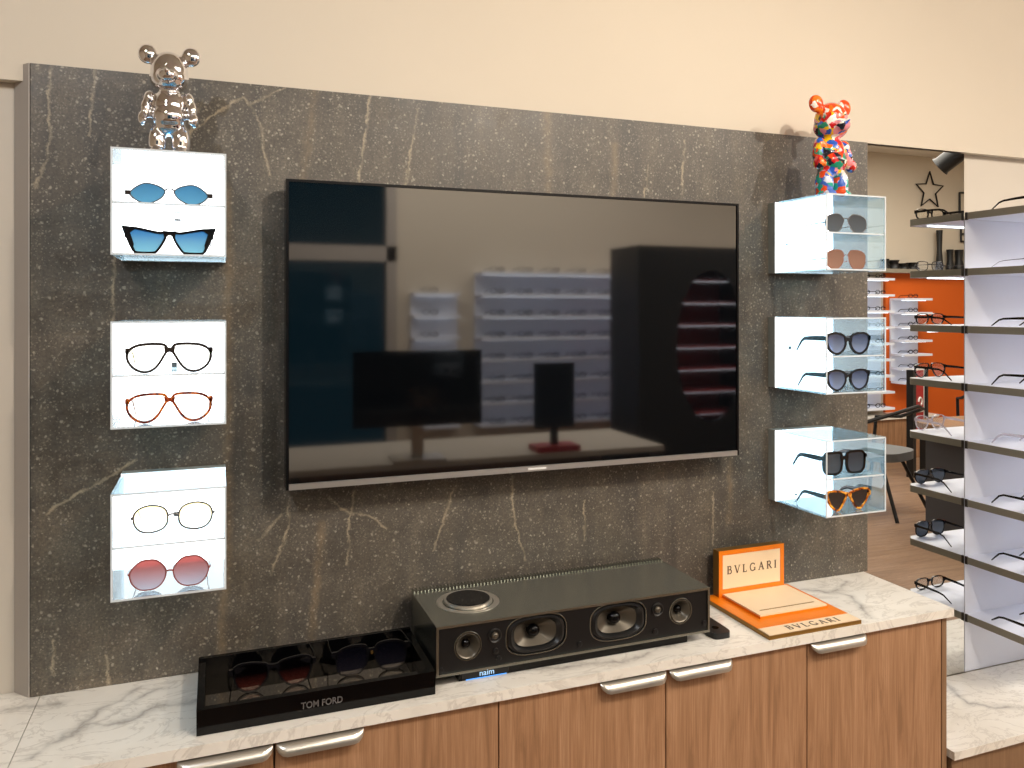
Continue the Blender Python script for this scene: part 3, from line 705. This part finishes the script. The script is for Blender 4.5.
# open-front shell: four walls and back
box(bm, -hx, hx, -0.100, 0.095, Z1 - 0.005, Z1); box(bm, -hx, hx, -0.100, 0.095, Z0, Z0 + 0.005)
box(bm, -hx, -hx + 0.005, -0.100, 0.095, Z0 + 0.005, Z1 - 0.005); box(bm, hx - 0.005, hx, -0.100, 0.095, Z0 + 0.005, Z1 - 0.005); box(bm, -hx + 0.005, hx - 0.005, 0.088, 0.095, Z0 + 0.005, Z1 - 0.005)
obj('enclosure', bm, M['alu'], t, bevel=0.0007, segs=1)
holes = [circ(0.380 - sx, 0.831 - 0.7565, 0.026, 36), circ(0.865 - sx, 0.834 - 0.7565, 0.026, 36), stadium(0.526 - sx, 0.833 - 0.7565, 0.064, 0.037), stadium(0.713 - sx, 0.834 - 0.7565, 0.064, 0.037)]
bm = B(); prism(bm, [(-hx + 0.0055, Z0 + 0.0055), (hx - 0.0055, Z0 + 0.0055), (hx - 0.0055, Z1 - 0.0055), (-hx + 0.0055, Z1 - 0.0055)], -0.0965, -0.086, 'y', holes=holes)
obj('baffle', bm, M['rubber'], t)
obj('baffle_backing', box(B(), -hx + 0.006, hx - 0.006, -0.048, -0.044, Z0 + 0.006, Z1 - 0.006), M['black'], t)
for (x, z) in ((0.380, 0.831), (0.865, 0.834)):
    d = obj('driver', lathe_dish(B(), [(0.0255, -0.090), (0.0255, -0.0965), (0.0245, -0.0985), (0.0225, -0.0975), (0.021, -0.095), (0.010, -0.082), (0.008, -0.082), (0.008, -0.078), (0.0255, -0.078)], (x - sx, 0, z - 0.7565), loop=True), M['cone'], t, smooth=True)
    bm = B(); ellipsoid(bm, (x - sx, -0.083, z - 0.7565), (0.009, 0.008, 0.009), 16, 10); obj('dust_cap', bm, M['black'], d, smooth=True)
    bm = B(); tube(bm, [(p[0], -0.0975, p[1]) for p in circ(x - sx, z - 0.7565, 0.0275, 36)], 0.0012, 6, True, up=Vector((0, 1, 0))); obj('driver_ring', bm, M['alu'], d, smooth=True)
for x in (0.526, 0.713):
    d = obj('woofer', lathe_dish(B(), [(1.0, -0.0880), (1.0, -0.0955), (0.96, -0.0980), (0.88, -0.0985), (0.80, -0.094), (0.74, -0.090), (0.74, -0.086), (1.0, -0.086)], (x - sx, 0, 0.8335 - 0.7565), sx=0.063, sz=0.0365, n=56, shape=2.9, loop=True), M['rubber'], t, smooth=True)
    obj('cone', lathe_dish(B(), [(0.735, -0.0895), (0.30, -0.072), (0.22, -0.072), (0.22, -0.066), (0.735, -0.084)], (x - sx, 0, 0.8335 - 0.7565), sx=0.063, sz=0.0365, n=56, shape=2.7, loop=True), M['cone'], d, smooth=True)
    bm = B(); ellipsoid(bm, (x - sx, -0.078, 0.8335 - 0.7565), (0.014, 0.010, 0.013), 20, 12); obj('dust_cap', bm, M['black'], d, smooth=True)
    bm = B(); tube(bm, [(p[0], -0.0972, p[1]) for p in stadium(x - sx, 0.8335 - 0.7565, 0.0665, 0.0395, 56, 2.9)], 0.0014, 6, True, up=Vector((0, 1, 0))); obj('woofer_ring', bm, M['alu'], d, smooth=True)
for (x, z) in ((0.436, 0.843), (0.807, 0.845)):
    d = obj('tweeter', lathe_dish(B(), [(0.0145, -0.0966), (0.0145, -0.0985), (0.0125, -0.0992), (0.0105, -0.0978), (0.002, -0.0975)], (x - sx, 0, z - 0.7565)), M['rubber'], t, smooth=True)
    bm = B(); ellipsoid(bm, (x - sx, -0.0978, z - 0.7565), (0.0075, 0.006, 0.0075), 16, 10); obj('dome', bm, M['cone'], d, smooth=True)
for (x, z, r) in ((0.438, 0.812, 0.006), (0.444, 0.797, 0.0055), (0.622, 0.798, 0.006), (0.802, 0.798, 0.0065), (0.326, 0.792, 0.005), (0.926, 0.799, 0.006)):
    obj('screw', lathe_dish(B(), [(r, -0.0966), (r, -0.0985), (r * 0.7, -0.0992), (r * 0.2, -0.0986)], (x - sx, 0, z - 0.7565), n=16), M['rubber'], t, smooth=True)
# volume dial on top, sunk ring + glass disc
dx, dy = 0.414 - sx, -0.115 - sy
d = obj('dial_recess', lathe_dish(B(), [(0.066, Z1), (0.066, Z1 + 0.0006), (0.062, Z1 + 0.0012), (0.054, Z1 + 0.0004), (0.054, Z1)], (dx, dy, 0), axis='z', n=64, loop=True), M['alubright'], t, smooth=True)
obj('volume_dial', lathe_dish(B(), [(0.051, Z1 + 0.0006), (0.051, Z1 + 0.006), (0.049, Z1 + 0.0075), (0.046, Z1 + 0.007), (0.046, Z1 + 0.0006)], (dx, dy, 0), axis='z', n=64, loop=True), M['alubright'], d, smooth=True)
obj('dial_glass', lathe_dish(B(), [(0.0455, Z1 + 0.0068), (0.0455, Z1 + 0.0078), (0.044, Z1 + 0.0082)], (dx, dy, 0), axis='z', n=64), M['black'], d)
bm = B()
for i in range(78):
    x = -hx + 0.004 + i * (2 * hx - 0.008) / 77
    box(bm, x - 0.0013, x + 0.0013, 0.0955, 0.117, Z0 + 0.002, Z1 + 0.0035)
f = obj('heat_sink_fins', bm, M['alu'], t)
obj('plinth', box(B(), 0.366 - sx, 0.892 - sx, -0.082, 0.075, 0.0, 0.0222), M['black'], t, bevel=0.001)
pd = obj('display_window', box(B(), 0.372 - sx, 0.470 - sx, -0.0835, -0.0822, 0.004, 0.018), M['blackmat'], t)
text_mesh('display_text', 'naim', 0.016, 0.0002, M['blueglow'], t, (0.424 - sx, -0.0838, 0.0100), (PI / 2, 0, 0), 1.05)
obj('display_glow_bar', box(B(), 0.396 - sx, 0.450 - sx, -0.0842, -0.0836, 0.0185, 0.0198), M['blueled'], t)
obj('display_under_glow', box(B(), 0.380 - sx, 0.466 - sx, -0.0842, -0.0836, 0.0008, 0.0022), M['blueled'], t)

t = thing('remote_control', 'small black rounded remote lying beside the loudspeaker', 'remote control', (0.964, -0.188, 0.7623), -0.02)
bm = B(); prism(bm, stadium(0, 0, 0.024, 0.052, 32, 5), 0, 0.013); obj('body', bm, M['blackmat'], t, bevel=0.003)
obj('button', prism(B(), circ(0, -0.02, 0.008, 20), 0.0131, 0.0138), M['black'], t)

# ------------------------------------------------------------------ orange display stand with lettering
def letters(s, h, gap, sw=0.17, thin=0.09):
    """roman capitals as outlined strokes: returns list of quads (2-D) and total width"""
    out = []; x = 0
    def bar(x0, y0, x1, y1, wd):
        d = Vector((x1 - x0, y1 - y0)).normalized(); n = Vector((-d.y, d.x)) * wd / 2
        out.append([(x + (x0 + n.x)) * h, (y0 + n.y) * h, (x + (x1 + n.x)) * h, (y1 + n.y) * h, (x + (x1 - n.x)) * h, (y1 - n.y) * h, (x + (x0 - n.x)) * h, (y0 - n.y) * h])
    def arc(cx, cy, rx, ry, a0, a1, wd, n=12):
        for i in range(n):
            A = math.radians(a0 + (a1 - a0) * i / n); Bq = math.radians(a0 + (a1 - a0) * (i + 1.08) / n)
            bar(cx + rx * math.cos(A), cy + ry * math.sin(A), cx + rx * math.cos(Bq), cy + ry * math.sin(Bq), wd)
    def serif(cx, y, wd=0.3): bar(cx - wd / 2, y, cx + wd / 2, y, 0.06)
    for ch in s:
        if ch == 'B':
            bar(.12, 0, .12, 1, sw); serif(.12, .03); serif(.12, .97); bar(.1, .97, .36, .97, thin); bar(.1, .53, .4, .53, thin); bar(.1, .03, .4, .03, thin)
            arc(.34, .75, .2, .22, -90, 90, sw * .8); arc(.38, .28, .24, .25, -90, 90, sw * .8); w_ = .66
        elif ch == 'V':
            bar(.08, 1, .42, 0, sw); bar(.42, 0, .74, 1, thin); serif(.08, .97); serif(.74, .97); w_ = .82
        elif ch == 'L':
            bar(.12, 0, .12, 1, sw); serif(.12, .97); serif(.12, .03); bar(.1, .03, .56, .03, thin); bar(.56, 0, .56, .22, .06); w_ = .60
        elif ch == 'G':
            arc(.46, .5, .38, .47, 50, 330, sw * .8, 22); bar(.78, .05, .78, .42, sw * .9); bar(.62, .42, .9, .42, .06); bar(.74, .75, .74, .95, .06); w_ = .9
        elif ch == 'A':
            bar(.1, 0, .44, 1, thin); bar(.42, 1, .78, 0, sw); bar(.24, .36, .66, .36, thin); serif(.1, .03); serif(.78, .03); w_ = .88
        elif ch == 'R':
            bar(.12, 0, .12, 1, sw); serif(.12, .97); serif(.12, .03); bar(.1, .97, .36, .97, thin); bar(.1, .5, .38, .5, thin)
            arc(.34, .735, .22, .235, -90, 90, sw * .8); bar(.34, .5, .72, 0, sw * .9); serif(.72, .03, .2); w_ = .78
        else:
            bar(.1, 0, .1, 1, sw); serif(.1, .97); serif(.1, .03); w_ = .2
        x += w_ + gap
    return out, (x - gap) * h
def lettering(s, h, gap, mapf, mat, parent, d=0.0005):
    q, tw = letters(s, h, gap); bm = B(); k = 0
    for c in q:
        k = (k + 1) % 7; dd = d + k * 0.00001
        P = [(c[i] - tw / 2, c[i + 1] - h / 2) for i in (0, 2, 4, 6)]
        lo = [bm.verts.new(mapf(u, v, 0)) for u, v in P]; hi = [bm.verts.new(mapf(u, v, dd)) for u, v in P]
        bm.faces.new(lo[::-1]); bm.faces.new(hi)
        for i in range(4): bm.faces.new((lo[i], lo[(i + 1) % 4], hi[(i + 1) % 4], hi[i]))
    return obj('lettering', bm, mat, parent)
bx, by, bz = 1.182, -0.162, 0.7623
t = thing('branded_display_stand', 'orange and cream branded jewellery display stand on the marble countertop', 'display stand', (bx, by, bz))
obj('base', box(B(), -0.128, 0.134, -0.120, 0.138, 0, 0.0085), M['bv_gold'], t, bevel=0.0008)
obj('base_top', box(B(), -0.1265, 0.1325, -0.079, 0.1365, 0.0087, 0.0100), M['bv_orange'], t)
obj('base_front_strip', box(B(), -0.1265, 0.1325, -0.1185, -0.0795, 0.0087, 0.0100), M['bv_cream'], t)
lettering('BVLGARI', 0.020, 0.40, lambda u, v, w_: (0.010 + u, -0.0985 + v, 0.0101 + w_), M['ink'], t)
obj('tray_pad_edge', box(B(), -0.0870, 0.1110, -0.036, 0.112, 0.0102, 0.0150), M['bv_orange'], t, bevel=0.0006)
obj('tray_pad', box(B(), -0.0860, 0.1100, -0.035, 0.111, 0.0151, 0.0185), M['bv_cream'], t, bevel=0.0006)
obj('tray_groove', box(B(), -0.0680, 0.0920, -0.012, -0.009, 0.0186, 0.0190), M['bv_gold'], t)
bk = obj('upright_block', box(B(), -0.0960, 0.1040, 0.1145, 0.1375, 0.0102, 0.126), M['bv_gold'], t, bevel=0.0008)
obj('upright_frame', prism(B(), [(-0.096, 0.0102), (0.104, 0.0102), (0.104, 0.126), (-0.096, 0.126)], 0.1122, 0.1143, 'y', holes=[[(-0.085, 0.029), (0.093, 0.029), (0.093, 0.115), (-0.085, 0.115)]]), M['bv_orange'], t)
obj('upright_face', box(B(), -0.0845, 0.0925, 0.1132, 0.1143, 0.0295, 0.1145), M['bv_cream'], t)
lettering('BVLGARI', 0.020, 0.44, lambda u, v, w_: (0.004 + u, 0.1131 - w_, 0.076 + v), M['ink'], t)

# ------------------------------------------------------------------ white display shelves at the right
SX = 2.0075; SYF = -0.200
SZ = [1.7857, 1.618, 1.4455, 1.2728, 1.1012, 0.9266, 0.755, 0.5824]
t = thing('display_shelving', 'tall white lit wall shelving for glasses at the right edge', 'shelving', (SX, 0, 0))
obj('back_panel', box(B(), 0.0, 1.2, 0.0165, 0.035, 0.4087, 1.7654), M['board'], t)
for z in SZ:
    s_ = obj('shelf', prism(B(), [(0.0015, 0.0163), (1.2, 0.0163), (1.2, SYF + 0.0015), (0.022, SYF + 0.0015), (0.0015, SYF + 0.022)], z - 0.020, z), M['board'], t)
    obj('edge_trim', prism(B(), [(0, 0.0163), (0, SYF + 0.021), (0.0215, SYF), (1.2, SYF), (1.2, SYF + 0.0012), (0.022, SYF + 0.0012), (0.0013, SYF + 0.0215), (0.0013, 0.0163)], z - 0.0205, z + 0.0003), M['shelf_edge'], s_)
    obj('led_strip', box(B(), 0.045, 1.18, SYF + 0.045, SYF + 0.057, z - 0.0235, z - 0.0202), M['led'], s_)
    obj('bracket', box(B(), -0.0010, 0.0035, 0.008, 0.0162, z - 0.022, z + 0.001), M['bracket'], s_)
kinds = [('optic', 2.6, 'g_black', 'l_clear', 'black glasses on the topmost white shelf'),
         ('optic', 1.3, 'g_dkbrown', 'l_clear', 'thin dark glasses on the second white shelf from the top'),
         ('optic', 2.4, 'g_black', 'l_clear', 'black square glasses on the third white shelf from the top'),
         ('aviator', 2.6, 'g_black', 'l_clear', 'black glasses on the fourth white shelf from the top'),
         ('roundcat', 3.0, 'g_clear', 'l_clear', 'transparent framed glasses on the fifth white shelf from the top'),
         ('aviator', 2.4, 'g_black', 'l_grey', 'black sunglasses with grey lenses on the sixth white shelf from the top'),
         ('bigsquare', 2.4, 'g_black', 'l_grey', 'black sunglasses with grey lenses on the seventh white shelf from the top'),
         ('optic', 3.0, 'g_black', 'l_clear', 'black glasses on the lowest white shelf')]
for z, (sh, rim, fm, lm, lab) in zip(SZ, kinds):
    eyewear('opt', lab, sh, rim, M[fm], M[lm], (2.092, -0.179, z + 0.0004), tl=130, hw=68, scale=0.95, bridge_z=5, group='glasses along the white display shelves')

# ------------------------------------------------------------------ the shop across the room (seen in the television and the mirror)
def far_glasses(label, group):
    bm = B()
    for s in (1, -1):
        tube(bm, [(s * 0.034 + 0.026 * math.cos(a * PI / 5), 0, 0.022 + 0.019 * math.sin(a * PI / 5)) for a in range(10)], 0.0035, 5, True, up=Vector((0, 1, 0)))
        tube(bm, [(s * 0.064, 0, 0.028), (s * 0.064, -0.10, 0.026), (s * 0.062, -0.13, 0.004)], 0.0032, 5)
    tube(bm, [(-0.010, 0, 0.026), (0.010, 0, 0.026)], 0.003, 5)
    o = obj('eyeglasses', bm, M['g_black']); tag(o, label, 'glasses', group); return o
def far_unit(label, x0, x1, z0, z1, n, depth=0.2, glabel=None, step=0.19, yb=YB):
    t = thing('wall_shelving', label, 'shelving', ((x0 + x1) / 2, yb, 0)); hw = (x1 - x0) / 2
    obj('back_panel', box(B(), -hw, hw, 0.003, 0.02, z0, z1), M['board'], t)
    for i in range(n):
        z = z0 + (z1 - z0) * (i + (0 if n > 1 else 0)) / max(1, n - 1)
        s_ = obj('shelf', box(B(), -hw, hw, 0.0205, depth, z - 0.022, z), M['board'], t)
        if i: obj('led_strip', box(B(), -hw + 0.03, hw - 0.03, depth - 0.07, depth - 0.055, z - 0.026, z - 0.0222), M['led'], s_)
    first = None; k = 0
    if glabel:
        for i in range(n):
            z = z0 + (z1 - z0) * i / max(1, n - 1); x = x0 + 0.14
            while x < x1 - 0.1:
                if first is None: first = far_glasses(glabel, glabel); o = first
                else:
                    o = first.copy(); COL.objects.link(o)
                o.location = (x, yb + depth - 0.03, z + 0.0005); o.rotation_euler = (0, 0, 0)
                x += step
    return t
far_unit('wide white lit wall shelving across the room, reflected in the television', 1.87, 3.30, 0.575, 1.788, 8, glabel='glasses on the wide white shelving across the room', step=0.24)
far_unit('narrow white lit wall shelving beside the glazed door across the room', 1.34, 1.72, 0.575, 1.62, 7, depth=0.12, glabel='glasses on the narrow shelving beside the glazed door', step=0.2)
far_unit('white lit wall shelving left of the orange panel, seen in the mirror', 5.41, 6.31, 0.50, 1.80, 9, glabel='glasses on the shelving left of the orange panel', step=0.2)
far_unit('short white lit shelving standing in front of the orange panel', 6.41, 6.78, 0.75, 1.60, 7, depth=0.2, glabel='glasses on the short shelving before the orange panel', step=0.15, yb=YB + 0.031)
# base cabinets below
t = thing('base_cabinet', 'low wooden cabinet beneath the shelving beside the orange panel', 'cabinet', (6.26, YB + 0.17, 0))
obj('body', box(B(), -0.85, 0.5, -0.13, 0.13, 0, 0.40), M['oak'], t); obj('top', box(B(), -0.86, 0.51, -0.14, 0.15, 0.401, 0.425), M['marble'], t)
obj('handle', box(B(), 0.1, 0.3, 0.131, 0.145, 0.33, 0.34), M['alubright'], t)
# black cabinet with red oval display
t = thing('oval_display_cabinet', 'black cabinet with a red oval shelved opening across the room', 'display cabinet', (3.23, -3.40, 0))
ov = [(0.12 + 0.30 * math.cos(2 * PI * i / 48), 1.22 + 0.56 * math.sin(2 * PI * i / 48)) for i in range(48)]
obj('front', prism(B(), [(-0.50, 0), (0.50, 0), (0.50, 1.95), (-0.50, 1.95)], 0.0, 0.03, 'y', holes=[ov]), M['blackmat'], t)
bm = B(); box(bm, -0.50, -0.47, -0.40, -0.001, 0, 1.95); box(bm, 0.47, 0.50, -0.40, -0.001, 0, 1.95); box(bm, -0.469, 0.469, -0.40, -0.001, 1.92, 1.95); box(bm, -0.469, 0.469, -0.40, -0.001, 0, 0.05)
obj('sides', bm, M['blackmat'], t)
obj('lining', box(B(), -0.469, 0.469, -0.39, -0.37, 0.051, 1.919), M['red'], t)
for i in range(7):
    z = 0.72 + i * 0.165
    s_ = obj('shelf', box(B(), -0.40, 0.465, -0.368, -0.01, z - 0.012, z), M['red'], t)
    obj('led_strip', box(B(), -0.2, 0.44, -0.030, -0.022, z - 0.0155, z - 0.0122), M['led'], s_)
# desk, monitor, terminal
t = thing('desk', 'pale reception desk behind the photographer, reflected in the television', 'desk', (1.2, -2.48, 0))
obj('desk_top', box(B(), -1.0, 1.0, -0.32, 0.32, 0.72, 0.75), M['wall2'], t, bevel=0.002)
for x in (-0.95, 0.95): obj('side_panel', box(B(), x - 0.02, x + 0.02, -0.28, 0.28, 0, 0.719), M['greydark'], t)
obj('modesty_panel', box(B(), -0.929, 0.929, -0.29, -0.27, 0.2, 0.719), M['oak_side'], t)
t = thing('computer_monitor', 'wide black computer monitor on the reception desk', 'monitor', (0.84, -2.22, 0.7505), 0.05)
obj('display_housing', box(B(), -0.32, 0.32, -0.02, 0.015, 0.17, 0.54), M['black'], t, bevel=0.004)
obj('stand_neck', box(B(), -0.03, 0.03, -0.05, -0.021, 0.012, 0.35), M['alubright'], t)
obj('stand_foot', box(B(), -0.13, 0.13, -0.12, 0.06, 0, 0.011), M['alubright'], t)
t = thing('payment_terminal', 'black screen standing on a small red foot on the desk', 'terminal', (1.58, -2.24, 0.7505))
obj('screen_back', box(B(), -0.11, 0.11, -0.02, 0.01, 0.12, 0.46), M['black'], t, bevel=0.006)
obj('foot', box(B(), -0.12, 0.12, -0.07, 0.07, 0, 0.03), M['redsign'], t, bevel=0.004)
obj('post', box(B(), -0.02, 0.02, -0.015, 0.005, 0.031, 0.13), M['blackmat'], t)
# right part of the room, seen in the mirror
t = thing('desk', 'dark grey sided consultation desk reflected in the mirror', 'desk', (4.78, -2.02, 0))
obj('pedestal', box(B(), -0.35, 0.35, -0.26, 0.26, 0, 0.70), M['greydark'], t, bevel=0.002)
obj('desk_top', prism(B(), stadium(0, 0, 0.50, 0.34, 40, 3.5), 0.701, 0.735), M['oak_side'], t, bevel=0.002)
def chair(label, loc, rz):
    t = thing('armchair', label, 'chair', loc, rz)
    bm = B(); prism(bm, stadium(0, 0, 0.23, 0.22, 32, 3), 0.40, 0.46); obj('seat', bm, M['greyseat'], t, bevel=0.02)
    bm = B(); tube(bm, [(-0.26, -0.20, 0.0), (-0.25, -0.16, 0.42), (-0.26, -0.14, 0.66), (-0.26, 0.05, 0.68), (-0.2, 0.24, 0.76), (0, 0.30, 0.80), (0.2, 0.24, 0.76), (0.26, 0.05, 0.68), (0.26, -0.14, 0.66), (0.25, -0.16, 0.42), (0.26, -0.20, 0)], 0.014, 8)
    obj('arm_frame', bm, M['blackmat'], t, smooth=True)
    for s in (-1, 1):
        bm = B(); tube(bm, [(s * 0.14, 0.1, 0.40), (s * 0.24, 0.27, 0)], 0.013, 8); obj('leg', bm, M['blackmat'], t)
    obj('seat_rail', box(B(), -0.245, 0.245, -0.17, -0.15, 0.38, 0.399), M['blackmat'], t)
    return t
chair('black framed chair with grey seat reflected in the mirror, nearest the desk', (4.50, -2.77, 0), -0.3)
chair('black framed chair beside the orange panel', (6.5, -3.4, 0), 0.7)
t = thing('sign_stand', 'black stand holding a red sign with a white curl', 'sign', (5.82, -3.60, 0), -0.35)
obj('post', box(B(), -0.17, -0.11, -0.03, 0.03, 0, 0.95), M['blackmat'], t); obj('post', box(B(), 0.11, 0.15, -0.03, 0.03, 0, 0.95), M['blackmat'], t)
obj('sign_board', box(B(), -0.109, 0.109, -0.012, 0.012, 0.35, 0.95), M['white'], t); obj('sign_face', box(B(), -0.08, 0.08, 0.0125, 0.016, 0.36, 0.94), M['redsign'], t)
bm = B(); tube(bm, [(0.035 * math.cos(a), 0.018, 0.66 + 0.035 * math.sin(a)) for a in [math.radians(q) for q in range(-60, 200, 20)]], 0.009, 6, up=Vector((0, 1, 0)))
tube(bm, [(-0.06, 0.018, 0.57), (0.06, 0.018, 0.57)], 0.006, 6); obj('sign_mark', bm, M['white'], t)
# wall star and ornaments on the ledge
star = []
for i in range(10):
    r = 0.24 if i % 2 == 0 else 0.105; a = PI / 2 + i * PI / 5; star.append((r * math.cos(a), 0, r * math.sin(a)))
bm = B(); tube(bm, star, 0.010, 6, True, up=Vector((0, 1, 0)))
o = obj('wall_star', bm, M['blackmat']); o.location = (6.98, YB + 0.02, 2.74); o.scale = (0.84, 1, 0.84); tag(o, 'black wire star hanging on the beige wall across the room', 'ornament')
bm = B(); tube(bm, [(-0.2, 0, 0), (-0.2, 0, 0.22), (0.12, 0, 0.24), (0.3, 0, 0.5)], 0.012, 6, up=Vector((0, 1, 0))); tube(bm, [(-0.2, 0, 0), (0.4, 0, -0.02), (0.4, 0, -0.06)], 0.012, 6, up=Vector((0, 1, 0)))
o = obj('wire_ornament', bm, M['blackmat']); o.location = (7.61, YB + 0.02, 2.52); tag(o, 'bent black wire ornament on the beige wall right of the star', 'ornament')
bm = B()
for k in range(4): tube(bm, [(-0.25, 0, 0.08 * k), (0.3, 0, 0.08 * k - 0.02)], 0.010, 6, up=Vector((0, 1, 0)))
tube(bm, [(-0.25, 0, 0), (-0.25, 0, 0.26)], 0.010, 6, up=Vector((0, 1, 0)))
o = obj('wire_ornament', bm, M['blackmat']); o.location = (7.68, YB + 0.02, 2.22); tag(o, 'black wire ornament of stacked lines on the beige wall', 'ornament')
spots = [(6.05, 0.10, 0.10), (6.17, 0.09, 0.12), (6.30, 0.06, 0.12), (6.42, 0.07, 0.14), (6.80, 0.42, 0.07), (6.95, 0.22, 0.08), (7.08, 0.22, 0.10), (7.22, 0.24, 0.07), (7.38, 0.24, 0.13)]
for i, (x, h_, w_) in enumerate(spots):
    bm = B(); lathe_dish(bm, [(w_ / 2, 0), (w_ / 2, h_ * 0.15), (w_ * 0.35, h_ * 0.5), (w_ * 0.42, h_ * 0.9), (w_ * 0.46, h_)], (0, 0, 0), axis='z', n=14)
    o = obj('ledge_ornament', bm, M['blackmat'], smooth=True); o.location = (x + 0.26, YB + 0.07, 1.9005); tag(o, 'dark ornament standing on the ledge above the orange panel', 'ornament', 'dark ornaments on the ledge above the orange panel')
def track_light(label, loc, aim):
    t = thing('track_spotlight', label, 'spotlight', loc)
    obj('stem', box(B(), -0.01, 0.01, -0.01, 0.01, 0.02, H - loc[2] - 0.001), M['blackmat'], t)
    q = (Vector(aim) - Vector(loc)).to_track_quat('-Z', 'Y')
    bm = B(); lathe_dish(bm, [(0.045, 0.11), (0.062, 0.09), (0.062, -0.07), (0.07, -0.085), (0.06, -0.08), (0.04, -0.03), (0.005, -0.03)], (0, 0, 0), axis='z', n=24)
    o = obj('lamp_head', bm, M['blackmat'], t, smooth=True); o.rotation_mode = 'QUATERNION'; o.rotation_quaternion = q
    bm = B(); ellipsoid(bm, (0, 0, -0.048), (0.030, 0.030, 0.008), 14, 8)
    e = obj('bulb', bm, M['led'], o)
    return t
track_light('black track spotlight hanging above the room, reflected in the mirror top', (4.50, -2.14, 2.50), (4.15, -2.9, 1.9))
track_light('black track spotlight over the glazed door, reflected in the television', (0.35, -2.3, 2.36), (0.3, -0.3, 1.5))
